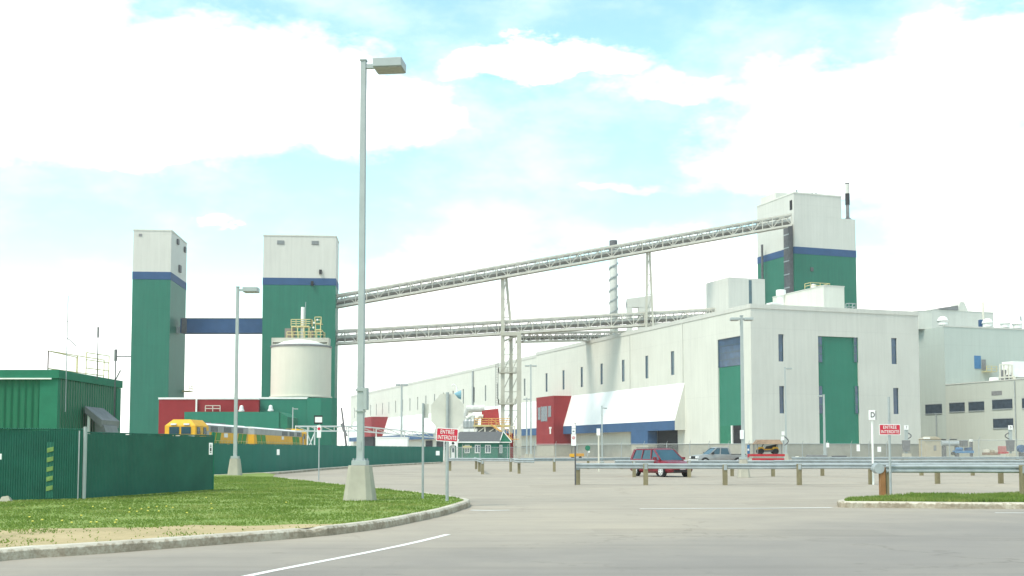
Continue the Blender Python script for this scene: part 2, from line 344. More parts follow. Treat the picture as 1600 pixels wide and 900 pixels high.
def wall(mb, O, U, V, Nn, w_, h_, holes, depth):
    """outer wall sheet with real openings; holes = (u0,u1,v0,v1)"""
    O, U, V, Nn = Vector(O), Vector(U), Vector(V), Vector(Nn)
    us = sorted({0, w_} | {h[0] for h in holes} | {h[1] for h in holes}); vs = sorted({0, h_} | {h[2] for h in holes} | {h[3] for h in holes})
    Q = lambda a, b, d=0.: O + U * a + V * b - Nn * d
    for a, b in zip(us[:-1], us[1:]):
        for c, d in zip(vs[:-1], vs[1:]):
            m_ = ((a + b) / 2, (c + d) / 2)
            if any(h[0] < m_[0] < h[1] and h[2] < m_[1] < h[3] for h in holes): continue
            mb.face(Q(a, c), Q(b, c), Q(b, d), Q(a, d))
    for a, b, c, d in holes:
        mb.face(Q(a, c), Q(a, c, depth), Q(a, d, depth), Q(a, d)); mb.face(Q(b, c), Q(b, d), Q(b, d, depth), Q(b, c, depth))
        mb.face(Q(a, c), Q(b, c), Q(b, c, depth), Q(a, c, depth)); mb.face(Q(a, d), Q(a, d, depth), Q(b, d, depth), Q(b, d))
def pane(name, m, par, O, U, V, Nn, h, depth, grow=.0, mull=0, mm=None):
    O, U, V, Nn = Vector(O), Vector(U), Vector(V), Vector(Nn); a, b, c, d = h
    q = lambda a, b, e: O + U * a + V * b - Nn * e
    o = MB().hexa([q(a, c, depth), q(b, c, depth), q(b, d, depth), q(a, d, depth)], [q(a, c, depth + .1), q(b, c, depth + .1), q(b, d, depth + .1), q(a, d, depth + .1)]).build(name, m, par)
    if mull:
        mb = MB()
        for i in range(mull):
            v_ = c + (d - c) * (i + 1) / (mull + 1); mb.beam(q(a, v_, depth - .04), q(b, v_, depth - .04), .09, .09)
        for u_ in (a + .05, b - .05): mb.beam(q(u_, c, depth - .04), q(u_, d, depth - .04), .1, .1)
        mb.build('frame', mm or steel, o)
    return o

# ================================================================ SETTING
tag(MB().face((-2500, -300, 0), (2500, -300, 0), (2500, 4200, 0), (-2500, 4200, 0)).build('ground', ground_m), kind='structure')
# kerb lines, traced at kerb-top height
KZ = .17
kp = [(-420, 905), (-200, 885), (0, 858), (100, 851.5), (200, 845), (300, 838), (400, 831), (470, 826), (530, 820.5), (600, 812), (650, 803), (690, 795), (715, 788), (728, 784), (733, 781), (728, 778.5), (712, 775.5), (690, 772.5), (660, 769), (600, 763), (540, 757), (470, 749.5), (430, 745)]
def smooth_line(pts, step=.35):
    out = []
    P_ = [pts[0]] + pts + [pts[-1]]
    for i in range(1, len(P_) - 2):
        a, b, c, d = P_[i - 1], P_[i], P_[i + 1], P_[i + 2]; n = max(2, int((c - b).length / step))
        for k in range(n):
            t = k / n; out.append(.5 * ((2 * b) + (c - a) * t + (2 * a - 5 * b + 4 * c - d) * t * t + (3 * b - a - 3 * c + d) * t ** 3))
    out.append(pts[-1]); return out
kline = smooth_line([G(x, y, KZ) for x, y in kp])
def offset(line, d):
    out = []
    for i, p in enumerate(line):
        t = (line[min(i + 1, len(line) - 1)] - line[max(i - 1, 0)]).normalized(); out.append(p + Vector((t.y, -t.x, 0)) * d)
    return out
def clean(off, line, d):
    return [p for p in off if min((Vector((p.x - q.x, p.y - q.y))).length for q in line) > d - .012]
def kerb(line, name, width=.16, sgn=1, rough=.012, gaps=(), seed=3):
    rnd = random.Random(seed); mb = MB(); prof = [(.035, -.02 - KZ), (.03, -.045), (-.01, 0.), (-width, 0.004), (-width, -.1)]
    rings = []
    for i, p in enumerate(line):
        t = (line[min(i + 1, len(line) - 1)] - line[max(i - 1, 0)]).normalized(); s = Vector((t.y, -t.x, 0)) * sgn
        chip = rnd.uniform(-1, 1); drop = .05 if any(a < p.x < b for a, b in gaps) else 0
        ring = []
        for k, (o_, z_) in enumerate(prof):
            j = rough * (chip if k in (1, 2) else rnd.uniform(-.3, .3))
            ring.append(p + s * (o_ + j + (rnd.uniform(-.03, .02) if drop else 0)) + Vector((0, 0, z_ + (j * .7 if k in (1, 2) else 0) - (drop * rnd.uniform(.6, 1.2) if k in (1, 2, 3) else 0))))
        rings.append(ring)
    for a, b in zip(rings[:-1], rings[1:]):
        for k in range(len(prof) - 1): mb.face(a[k], b[k], b[k + 1], a[k + 1])
    mb.face(*rings[0]); mb.face(*reversed(rings[-1]))
    return tag(mb.build(name, kerb_m, fix=True), kind='structure')
gx = (G(474, 826, KZ).x, G(497, 823, KZ).x)
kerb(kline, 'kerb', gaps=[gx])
inner = clean(offset(kline, -.15), kline, .15)
lz = KZ - .012
far_edge = [G(430, 745, 0), G(400, 741, 0), G(333, 741, 0), G(200, 741, 0), G(-200, 741, 0)]
lawn_poly = [Vector((p.x, p.y, lz)) for p in inner] + [Vector((p.x, p.y, lz)) for p in far_edge] + [Vector((-45, 30, lz)), Vector((-32, 14, lz))]
def poly_obj(name, poly, m, kind='structure'):
    from mathutils.geometry import delaunay_2d_cdt
    z = poly[0].z; n = len(poly)
    v2, _, tris, *_r = delaunay_2d_cdt([Vector((p.x, p.y)) for p in poly], [], [list(range(n))], 1, 1e-4)
    me = bpy.data.meshes.new(name); fs = []
    for t in tris:
        a, b, c = (v2[i] for i in t[:3])
        fs.append(tuple(t) if (b.x - a.x) * (c.y - a.y) - (b.y - a.y) * (c.x - a.x) > 0 else tuple(reversed(t)))
    me.from_pydata([(p.x, p.y, z) for p in v2], [], fs); me.materials.append(m)
    o = bpy.data.objects.new(name, me); col.objects.link(o); return tag(o, kind=kind)
poly_obj('lawn', lawn_poly, lawn_m)
# dry soil strip between kerb and grass
i_end = min(range(len(kline)), key=lambda i: (kline[i] - G(600, 812, KZ)).length)
rs = random.Random(5); strip_o = []
lin = inner[:i_end]
for i, p in enumerate(lin):
    t = (lin[min(i + 1, len(lin) - 1)] - lin[max(i - 1, 0)]).normalized(); fall = min(1, (len(lin) - i) / 26)
    wd = (.75 + 1.1 * (1 - i / len(lin)) + .16 * math.sin(i * .31) + .1 * math.sin(i * .83 + 1) + rs.uniform(-.05, .05)) * fall
    strip_o.append(p + Vector((-t.y, t.x, 0)) * wd)
so_px = [(-420, 868), (-200, 848), (0, 829), (100, 826), (200, 825), (300, 821), (380, 822), (450, 820), (500, 819), (560, 817), (598, 812)]
strip_o = smooth_line([G(x, y, lz) for x, y in so_px]); strip_o = [p + Vector((0, mn.noise(p * 1.3) * .35, 0)) for p in strip_o]
strip_all = [Vector((p.x, p.y, lz + .004)) for p in lin] + [Vector((p.x, p.y, lz + .004)) for p in reversed(strip_o)]
poly_obj('dry_soil_strip', strip_all, sand_m)
def inside(x, y, poly):
    c = False; j = len(poly) - 1
    for i in range(len(poly)):
        a, b = poly[i], poly[j]
        if (a.y > y) != (b.y > y) and x < (b.x - a.x) * (y - a.y) / (b.y - a.y) + a.x: c = not c
        j = i
    return c
def grass(name, poly, dens, n, zone, seed, avoid=None, hmin=.012, hmax=.036):
    rnd = random.Random(seed); mb = MB(); x0, x1, y0, y1 = zone; c = 0; tries = 0
    while c < n and tries < n * 12:
        tries += 1; x = rnd.uniform(x0, x1); y = y0 + (y1 - y0) * rnd.random() ** 1.5
        if not inside(x, y, poly): continue
        nz = mn.noise(Vector((x * .8, y * .8, 0)))
        if avoid and inside(x, y, avoid):
            if rnd.random() > .05 + max(0, nz - .1) * 1.4: continue
        elif rnd.random() > .8 + nz: continue
        h = rnd.uniform(hmin, hmax) * (1 + nz * .5) * (1 + y / 60); a = rnd.uniform(0, 6.28); ww = .009 * (1 + y / 22); dx_, dy_ = math.cos(a) * ww, math.sin(a) * ww
        lx, ly = rnd.uniform(-.04, .04), rnd.uniform(-.04, .04)
        mb.face((x - dx_, y - dy_, lz), (x + dx_, y + dy_, lz), (x + lx, y + ly, lz + h)); c += 1
    o = mb.build(name, blade_m, fix=False); return tag(o, kind='stuff')
strip_poly = lin + list(reversed(strip_o))
o = grass('grass', lawn_poly, 0, 110000, (-22, -1.0, 15, 62), 7, strip_poly)
tag(o, 'short green grass with dry patches on the rounded kerbed island', 'grass')
# right island
kr = [(1700, 786.5), (1600, 785.5), (1500, 785), (1420, 784), (1350, 783.5), (1322, 783.8), (1311, 785.5), (1316, 783), (1335, 780)]
kr = [(1900, 786.5), (1700, 785.8), (1600, 785.3), (1500, 785), (1420, 784.2), (1350, 783.6), (1322, 783.6), (1310, 782.2), (1318, 780.0), (1345, 778), (1420, 774.6)]
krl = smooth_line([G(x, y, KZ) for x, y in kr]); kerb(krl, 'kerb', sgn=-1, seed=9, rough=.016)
inr = clean(offset(krl, .15), krl, .15)
risl = [Vector((p.x, p.y, lz)) for p in inr] + [G(1420, 773.5, lz), G(1900, 773.5, lz)]
poly_obj('verge', risl, lawn_m)
o = grass('grass', risl, 0, 26000, (8, 23, 30.5, 38), 8, None, .04, .08); tag(o, 'strip of green grass between the right kerb and guardrail', 'grass')
# road sheet and paint
wl = smooth_line([G(x, y) for x, y in ((300, 921), (395, 899), (470, 884), (560, 866.5), (640, 850), (700, 835.5))])
road = [Vector((p.x, p.y, .004)) for p in wl] + [G(745, 815, .004), G(790, 800, .004), G(1000, 797, .004), G(1300, 797, .004), Vector((22, 31, .004)), Vector((60, 31, .004)), Vector((60, 2, .004)), Vector((-9, 2, .004))]
poly_obj('road', road, ground_m)
def stripe(pts, w0, w1, name='road_line'):
    l = smooth_line([Vector((p.x, p.y, .008)) for p in pts]); mb = MB(); n = len(l); rr = random.Random(2)
    prev = None
    for i, p in enumerate(l):
        t = (l[min(i + 1, n - 1)] - l[max(i - 1, 0)]).normalized(); s = Vector((t.y, -t.x, 0)) * (w0 + (w1 - w0) * i / n) / 2
        a, b = p - s * rr.uniform(.9, 1.05), p + s * rr.uniform(.9, 1.05)
        if prev: mb.face(prev[0], prev[1], b, a)
        prev = (a, b)
    return tag(mb.build(name, white_line, fix=True), kind='structure')
stripe([G(x, y) for x, y in ((300, 921), (395, 899), (470, 884), (560, 866.5), (640, 850), (700, 835.5))], .13, .12)
stripe([G(x, y) for x, y in ((736, 797.5), (765, 798), (796, 797.5))], .26, .12)
stripe([G(x, y) for x, y in ((1000, 795.5), (1100, 794.8), (1200, 794.5), (1300, 793.5))], .16, .2)
stripe([G(x, y) for x, y in ((1555, 801.5), (1650, 802), (1900, 803))], .12, .14)
for (a, b, yy) in ((1240, 1330, 758.5), (1080, 1210, 760), (870, 985, 757.5)):
    pass
# low concrete edge in front of the far green fence
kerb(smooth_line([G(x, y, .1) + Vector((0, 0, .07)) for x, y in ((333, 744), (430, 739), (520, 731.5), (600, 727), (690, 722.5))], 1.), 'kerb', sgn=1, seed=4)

# ================================================================ LONG BUILDING
TH = math.atan(.35); FB = Frame(42.7, 205, TH)
B = thing('factory_hall', 'long white factory hall with green panels and a blue canopy', 'building', FB.o, TH)
HB = FB.hit(1, 0, 1175, 475).z; WB = FB.hit(1, 0, 1437, 600).x
PL = FB.hit(1, 0, 1175, 693).z
# right-hand (short) front: openings
def rh(px0, px1, py0, py1): a = FB.hit(1, 0, px0, py0); b = FB.hit(1, 0, px1, py1); return (a.x, b.x, b.z - PL, a.z - PL)
RW = [rh(1216, 1225, 522, 565), rh(1217.5, 1226, 603, 646), rh(1392.5, 1402, 528, 569), rh(1395.5, 1405, 606, 647)]
GP = rh(1278, 1344, 525, 692); GP = (GP[0], GP[1], 0.0, GP[3])
RO = ((0, 0, PL), (1, 0, 0), (0, 0, 1), (0, -1, 0))
m1 = MB(); wall(m1, *RO, WB, HB - PL, RW + [GP], .35)
m1.build('front_wall', white_wall, B, fix=False)
for h in RW: pane('window', glass_blue, B, *RO, h, .3, mull=2, mm=glass)
pane('green_panel', green_panel, B, *RO, GP, .33)
for (a, b, c, d) in (rh(1278, 1287, 526, 566), rh(1334, 1343.5, 526, 566), rh(1279.5, 1287.5, 603, 646), rh(1336, 1344.5, 603, 646)):
    pane('window', glass_blue, B, *RO, (max(a, GP[0] + .01), min(b, GP[1] - .01), c, d), .24, mull=2, mm=green_light)
# long side: openings
YS = FB.hit(0, 0, 838, 600).y
def lh(px0, px1, py0, py1, x=0): a = FB.hit(0, x, px0, py0); b = FB.hit(0, x, px1, py1); return a, b
slits = [(1051, 546, 583), (1010, 554, 590), (973, 561, 595.5), (939, 568, 601), (908, 574, 605.5), (880, 580, 610), (854, 586, 614)]
sy = [FB.hit(0, 0, p, 580).y for p, a, b in slits]; ztop = [FB.hit(0, 0, p, a).z for p, a, b in slits]; zbot = [FB.hit(0, 0, p, b).z for p, a, b in slits]
pitch_ = (sy[-1] - sy[0]) / 6; zt, zb = sum(ztop) / 7, sum(zbot) / 7
LO = ((0, 0, PL), (0, 1, 0), (0, 0, 1), (-1, 0, 0))
gl0, gl1 = FB.hit(0, 0, 1160, 527).y, FB.hit(0, 0, 1121, 531).y; glz = FB.hit(0, 0, 1121, 531).z
GL = (gl0, gl1, 0., glz - PL)
LH = [(sy[0] + i * pitch_ - .72, sy[0] + i * pitch_ + .72, zb - PL, zt - PL) for i in range(7)]
m2 = MB(); wall(m2, *LO, YS, HB - PL, LH + [GL], .35); m2.build('side_wall', white_side, B, fix=False)
for h in LH: pane('window', glass, B, *LO, h, .18, mull=2, mm=glass_blue)
# tall green bay: blue glazing above, green sheet, door
zb1 = FB.hit(0, 0, 1140, 572).z - PL; zd = FB.hit(0, 0, 1140, 665).z - PL
pane('glazing', glass_blue, B, *LO, (gl0, gl1, zb1, glz - PL), .22, mull=3, mm=glass)
pane('green_panel', green_panel, B, *LO, (gl0, gl1, 0, zb1), .3)
yd0, yd1 = FB.hit(0, 0, 1160, 680).y, FB.hit(0, 0, 1143, 680).y
dg = pane('doorway', dark, B, *LO, (yd0, yd1, 0, zd), .25)
pane('door_leaf', green_light, B, *LO, (FB.hit(0, 0, 1141, 680).y, gl1 - .3, 0, zd), .2)
MB().beam((-.1 + .25, yd1, PL), (.15, yd1, PL + zd), .35).build('door_frame', pure_white, B)
# far (set back) part of the long side
REC, LEN = 2.5, FB.hit(0, 2.5, 548, 630).y
LO2 = ((REC, YS, PL), (0, 1, 0), (0, 0, 1), (-1, 0, 0)); FH = []
k = 7
while sy[0] + k * pitch_ < LEN - 3 and k < 60:
    yy = sy[0] + k * pitch_ - YS
    if yy > 1: FH.append((yy - .65, yy + .65, zb - PL, zt - PL))
    k += 1
m3 = MB(); wall(m3, *LO2, LEN - YS, HB - PL, FH, .35); m3.build('side_wall', white_side, B, fix=False)
for h in FH: pane('window', glass, B, *LO2, h, .2)
# body behind the sheets, plinth, roof edge
bodym = MB(); t_ = .5
bodym.box(t_, WB - .01, t_, YS, .1, HB - .25); bodym.box(REC + t_, WB - .01, YS + .01, LEN, .1, HB - .25)
bodym.face((WB, 0, PL), (WB, LEN, PL), (WB, LEN, HB), (WB, 0, HB)); bodym.face((0, YS, PL), (REC, YS, PL), (REC, YS, HB), (0, YS, HB))
bodym.face((REC, LEN, 0), (WB, LEN, 0), (WB, LEN, HB), (REC, LEN, HB))
bodym.build('body', white_side, B, fix=False)
pl = MB(); pl.box(.12, WB - .1, .12, YS + .1, 0, PL - .02); pl.box(REC + .12, WB - .1, YS + .11, LEN, 0, PL - .02); pl.build('plinth', plinth_m, B)
rf = MB(); rf.box(-.12, WB + .12, -.12, .4, HB - .75, HB + .05).box(-.12, .4, .41, YS + .12, HB - .75, HB + .05).box(REC - .12, REC + .4, YS + .13, LEN, HB - .75, HB + .05).box(.4, WB, .4, YS, HB - .22, HB - .1).box(REC + .4, WB, YS + .01, LEN, HB - .22, HB - .1)
rf.build('roof_edge', white_wall, B)
for pxx in (985, 1068):
    y_ = FB.hit(0, 0, pxx, 600).y; MB().cyl((-.14, y_, PL), (-.14, y_, HB - .8), .06, n=8).build('downpipe', white_wall, B)
y_ = FB.hit(0, REC, 740, 600).y; MB().cyl((REC - .3, y_, PL), (REC - .3, y_, HB - .8), .35, n=8).build('downpipe', steel, B)
# canopy
y0c = FB.hit(0, 0, 1070, 640).y; zc = FB.hit(0, 0, 1070, 598).z
o_ = FB.i @ Vector((0, 0, CAMZ)); d_ = FB.i.to_3x3() @ ray(1054, 657); tt = (y0c - o_.y) / d_.y; pt = o_ + d_ * tt
CW, z1c = -pt.x, pt.z; z2c = (o_ + (FB.i.to_3x3() @ ray(1054, 672)) * ((y0c - o_.y) / (FB.i.to_3x3() @ ray(1054, 672)).y)).z
yR = FB.hit(0, 0, 893, 620).y                                     # near face of the red block
pr = FB.i.to_3x3() @ ray(865, 620); tr = (yR - o_.y) / pr.y; RX = (o_ + pr * tr).x; yR2 = FB.hit(0, RX, 838, 640).y
def canopy(ya, yb, x, piers=True):
    c = MB(); c.hexa([(x, ya, z1c + .02), (x - CW, ya, z1c + .02), (x, ya, zc)], [(x, yb, z1c + .02), (x - CW, yb, z1c + .02), (x, yb, zc)])
    o = c.build('canopy', canopy_white, B)
    box('end_cap', white_side, o, x - CW * .0 - CW + .05, x, ya - .06, ya - .01, z2c + .02, z1c + .01)
    MB().prism([(x, ya - .06, z1c), (x - CW, ya - .06, z1c), (x, ya - .06, zc)], (0, .05, 0)).build('end_cap', white_side, o)
    box('fascia', blue_fascia, B, x - CW, x - CW + .35, ya + .03, yb, z2c, z1c - .01)
    box('soffit', white_side, B, x - CW + .36, x + .1, ya + .03, yb, z2c + .1, z2c + .3)
    if x == 0:
        pa, pb = FB.hit(0, -CW, 1012, 690).y, FB.hit(0, -CW, 986, 690).y
        box('pier', blue_fascia, B, -CW, -.1, pa, pb, PL + .02, z2c - .01)
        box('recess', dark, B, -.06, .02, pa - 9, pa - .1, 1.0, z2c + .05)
        box('stair_base', concrete, B, -CW + .1, -.1, pa, pb, 0, PL + .0)
canopy(y0c, yR, 0); 
canopy(yR2, FB.hit(0, REC, 740, 650).y, REC)
canopy(FB.hit(0, REC, 688, 650).y, LEN - 8, REC)
red = MB().box(RX, .1, yR - .05, yR2, PL + .1, zc); rb = red.build('red_bay', red_wall, B)
box('bay_base', concrete, B, RX + .15, -.05, yR + .1, yR2 - .1, 0, PL + .08)
def rbw(px0, px1, py0, py1): a = FB.hit(0, RX, px0, py0); b = FB.hit(0, RX, px1, py1); return (b.y, a.y, b.z, a.z) if b.y < a.y else (a.y, b.y, b.z, a.z)
for q in ((841, 844.5, 637, 656), (846, 855, 635.5, 658), (857, 861, 634.5, 651)):
    a, b, c, d = rbw(*q); f = box('window', glass, rb, RX - .06, RX + .1, a, b, c, d)
    box('frame', steel, f, RX - .09, RX - .062, a - .15, a - .01, c - .1, d + .1); box('frame', steel, f, RX - .09, RX - .062, b + .01, b + .15, c - .1, d + .1)
a, b, c, d = rbw(859, 861, 667, 678); MB().box(RX - .05, RX - .01, a, b, c, d).box(RX - .05, RX - .01, a - .4, b + .4, d - .45, d - .05).build('wall_mark', pure_white, rb)
yq = FB.hit(0, REC, 606, 650).y; ye = FB.hit(0, REC, 585, 650).y
r2 = box('red_bay', red_wall, B, REC - 7, REC - .0, yq, ye, 7.2, zc + .5)
box('bay_base', dark, r2, REC - 6, REC - .2, yq + 1, ye - 1, 3, 7.19)
# dark open bays below the far canopy
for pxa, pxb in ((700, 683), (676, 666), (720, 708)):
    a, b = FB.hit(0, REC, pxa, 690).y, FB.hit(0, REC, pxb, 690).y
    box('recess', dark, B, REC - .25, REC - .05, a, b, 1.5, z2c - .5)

# ---- volumes on the roof
FS = Frame(*((FB.m @ Vector(FB.hit(1, 12, 1138, 470)))[:2]), TH)
def roof_volume(name, label, px_c, py_c, yl, px_r, px_l, zb_, m, mside, par=None, side=True):
    c = FB.hit(1, yl, px_c, py_c); fr = Frame(*(FB.m @ Vector((c.x, yl, 0)))[:2], TH)
    wr = fr.hit(1, 0, px_r, py_c).x; dl = fr.hit(0, 0, px_l, py_c).y
    return fr, wr, dl, c.z
fr, wr, dl, zt_ = roof_volume('', '', 1138, 433, 45, 1195, 1103, 0, None, None)
t = thing('stair_head', 'plain off-white box with one dark slot window on the hall roof left of the tower', 'roof box', fr.o + Vector((0, 0, HB - .3)), TH)
box('wall', white_wall, t, 0, wr, 0, dl, 0, zt_ - HB + .3); a = fr.hit(1, 0, 1170, 450).x; b = fr.hit(1, 0, 1174.5, 450).x
box('window', glass, t, a, b, -.06, .05, .8, zt_ - HB - .1)
fr, wr, dl, zt_ = roof_volume('', '', 1287, 447, 9, 1319, 1207, 0, None, None)
t = thing('roof_penthouse', 'long low white penthouse on the hall roof with a drum fan', 'roof box', fr.o + Vector((0, 0, HB - .3)), TH)
box('wall', white_side, t, 0, wr, 0, dl, 0, zt_ - HB + .3)
box('coping', white_wall, t, -.08, wr + .08, -.08, dl, zt_ - HB + .31, zt_ - HB + .5)
def railing(mb, pts, h=1.1, r=.05, step=1.6, mids=(0.5,)):
    for a, b in zip(pts[:-1], pts[1:]):
        a, b = Vector(a), Vector(b); n = max(1, int((b - a).length / step))
        for i in range(n + 1): p = a.lerp(b, i / n); mb.beam(p, p + Vector((0, 0, h)), r * 2)
        for m_ in (1.,) + tuple(mids): mb.beam(a + Vector((0, 0, h * m_)), b + Vector((0, 0, h * m_)), r * 2)
    return mb
q = P(1243, 461, 222)
f1 = thing('roof_fan', 'white drum shaped fan on the hall roof in front of the big tower', 'roof fan', (q.x, q.y + 12, HB - .1), 0)
MB().lathe([(.75, 0), (.75, 5.4), (.8, 5.5)], n=20).build('drum', pure_white, f1, smooth=False)
MB().lathe([(1.0, 5.45), (1.0, 6.6), (.9, 6.65)], n=20).build('cap', pure_white, f1)
q = P(1290, 440, 222); f2 = thing('roof_railing', 'cream guard railing on top of the white penthouse', 'railing', (q.x, fr.o.y + 4.0, zt_ + .2), TH)
railing(MB(), [(-2.4, 2.3, 0), (-2.4, .3, 0), (2.0, .3, 0), (2.0, 2.3, 0)], 1.0).build('rail', yellow_rail, f2)
MB().lathe([(.6, 0), (.6, .7), (.1, .9)], (-1.2, 1.2, 0), 14).build('vent_cap', pure_white, f2)
f2 = thing('roof_railing', 'grey guard railing beside the penthouse against the green tower', 'railing', tuple(P(1328, 480, 216)[:2]) + (HB - .1,), TH)
railing(MB(), [(-.2, 1, 0), (-.2, 0, 0), (1.3, 0, 0), (1.3, 1, 0)], 1.6, .06, .8, (.3, .6)).build('rail', steel, f2)
q = P(1210, 470, 214); f3 = thing('roof_hatch', 'small white hatch on the roof edge left of the penthouse', 'hatch', (q.x, q.y, HB - .1), TH)
MB().box(-1.0, 1.0, -.8, .8, 0, 1.1).build('curb', pure_white, f3); MB().box(-1.15, 1.15, -.95, .95, 1.12, 1.4).build('lid', pure_white, f3)

# ---- big process tower
TC = P(1240, 303, 264); FT = Frame(TC.x, TC.y, TH)
tw = thing('process_tower', 'tall green and off-white tower with blue band above the factory hall', 'tower', FT.o, TH)
zT = FT.hit(1, 0, 1240, 302).z; zB1 = FT.hit(1, 0, 1240, 385).z; zB2 = FT.hit(1, 0, 1240, 396).z
xR = FT.hit(1, 0, 1316, 400).x; xS = FT.hit(1, 0, 1337.5, 400).x; zS = FT.hit(1, 0, 1337, 343).z; yL = FT.hit(0, 0, 1183, 360).y
box('lower_wall', green_wall, tw, 0, xS, 0, yL, 0, zB2)
box('blue_band', blue_band, tw, -.05, xS + .05, -.05, yL + .05, zB2 + .01, zB1)
MB().hexa([(0, 0, zB1 + .01), (xS, 0, zB1 + .01), (xS, yL, zB1 + .01), (0, yL, zB1 + .01)], [(0, 0, zS), (xS, 0, zS), (xS, yL, zS), (0, yL, zS)]).build('upper_wall', white_wall, tw)
MB().box(0, xR, 0, yL, zS + .01, zT).build('top_wall', white_wall, tw)
MB().box(-.1, xR + .1, -.1, .3, zT + .01, zT + .35).box(-.1, .3, .31, yL + .1, zT + .01, zT + .35).build('coping', white_side, tw)
# parapet notch hut
MB().box(.6, 4, yL * .52, yL * .95, zT + .0, zT + 2.1).build('roof_hut', white_side, tw)
a = FT.hit(0, 0, 1236, 320); box('window', dark, tw, -.06, .1, a.y - .5, a.y + .5, FT.hit(0, 0, 1236, 328).z, FT.hit(0, 0, 1236, 313).z)
ya, yb = FT.hit(0, 0, 1239.5, 400).y, FT.hit(0, 0, 1231, 400).y
metal_box = MB().box(-1.1, .0, max(ya, .25), yb, HB, FT.hit(0, 0, 1235, 352).z).build('dark_column', dkgrey, tw)  # dark upright box on the tower's left face, up to the conveyor end
mb = MB()
for i in range(9): zz = HB + 2 + i * 3.1; mb.box(-1.16, -1.11, max(ya, .25), yb, zz, zz + .25)
mb.build('column_bar', steel, metal_box)
y1_ = FT.hit(0, 0, 1198, 420).y; MB().cyl((-1.2, y1_, HB), (-1.2, y1_, FT.hit(0, -1.2, 1198, 380).z), .28, n=10).build('vent_pipe', dkgrey, tw)
box('fixture', dkgrey, tw, FT.hit(1, 0, 1266, 420).x, FT.hit(1, 0, 1270, 420).x, -.3, -.01, FT.hit(1, 0, 1268, 424).z, FT.hit(1, 0, 1268, 418).z)
mb = MB(); mb.beam((1.5, 1, zT + .3), (1.5, 1, zT + 1.2), .3); mb.beam((5, 2, zT), (6.5, 2, zT + .9), .5); mb.box(6.6, 7.2, 1, 2, zT, zT + .8); mb.build('roof_gear', steel, tw)
x_ = (FT.hit(1, 2, 1321, 330).x + FT.hit(1, 2, 1328, 330).x) / 2
q = FT.m @ Vector((x_, 2, zS)); st = thing('tower_stack', 'thin black and white exhaust stack on the tower shoulder', 'chimney', q, 0)
sh = zat(286, q.y) - q.z
MB().lathe([(1.1, 0), (1.0, .3), (.5, .7)], n=16).build('flange', dkgrey, st)
MB().lathe([(.42, .6), (.42, sh * .70), (.5, sh * .70 + .05)], n=16).build('lower_pipe', midgrey, st)
MB().lathe([(.53, sh * .42), (.53, sh * .72)], n=16).build('black_sleeve', black, st)
MB().lathe([(.48, sh * .71), (.48, sh * .97)], n=16).build('white_sleeve', white_wall, st)
MB().lathe([(.5, sh * .97), (.5, sh)], n=16).build('rim', dkgrey, st)
MB().beam((-.5, 0, sh * .55), (-1.6, -.0, sh * .55), .12).build('stay', steel, st)

# ================================================================ CONVEYORS
def conveyor(label, A, Bp, h, w_, n, name='conveyor_bridge', m=truss_m, up=0):
    A, Bp = Vector(A), Vector(Bp); root = thing(name, label, 'conveyor', A)
    d = Bp - A; side = d.cross(Vector((0, 0, 1))).normalized() * w_ / 2; U_ = Vector((0, 0, 1)) * h / 2
    for sgn in (1, -1):
        s = side * sgn; mb = MB()
        mb.beam(s + U_, d + s + U_, .22, .34); mb.beam(s - U_, d + s - U_, .22, .42); mb.build('chord', m, root)
        wb_ = MB()
        for i in range(n + 1):
            a = d * (i / n) + s; wb_.beam(a - U_, a + U_, .17)
            if i < n:
                b = d * ((i + 1) / n) + s
                wb_.beam(*( (a - U_, b + U_) if (i // 1) % 2 == 0 else (a + U_, b - U_)), .15)
        wb_.build('lattice', m, root)
    mb = MB(); mb.beam(-U_ * .82, d - U_ * .82, w_ * .9, .12); mb.build('deck', truss_d, root)
    mb = MB(); mb.beam(-U_ * .42 , d - U_ * .42, w_ * .45, h * .17); mb.build('belt_frame', truss_d, root)
    mb = MB(); c = Vector((0, 0, h * .02)); mb.cyl(c, d + c, h * .15, n=10); mb.build('belt_cover', truss_b, root, smooth=False)
    mb = MB(); mb.beam(U_ * .80, d + U_ * .80, w_ * .96, h * .10); mb.build('roof_sheet', truss_b, root)
    return root
cA, cB = P(521, 472, 246), P(1234, 344.5, 262)
conveyor('upper long sloping conveyor bridge climbing to the big tower', cA, cB, 2.5, 2.4, 44)
cC, cD = P(520, 528, 246), P(1122, 492, 262)
conveyor('lower near-level conveyor bridge running onto the hall roof', cC, cD, 2.8, 2.6, 34)
conveyor('short rear conveyor bridge just below the lower long one', P(812, 527.5, 254), P(985, 524, 290), 2.0, 2.2, 18)
def on(A, Bp, px):
    lo, hi = 0., 1.
    for _ in range(40):
        m_ = (lo + hi) / 2; q = A.lerp(Bp, m_)
        if q.x / q.y * F_PX + 800 < px: lo = m_
        else: hi = m_
    return A.lerp(Bp, lo)
def lattice(mb, a0, a1, b0, b1, n, r=.14):
    for i in range(n + 1):
        t0 = i / n; mb.beam(a0.lerp(a1, t0), b0.lerp(b1, t0), r)
        if i < n: mb.beam(a0.lerp(a1, t0), b0.lerp(b1, (i + 1) / n), r * .8); 
    return mb
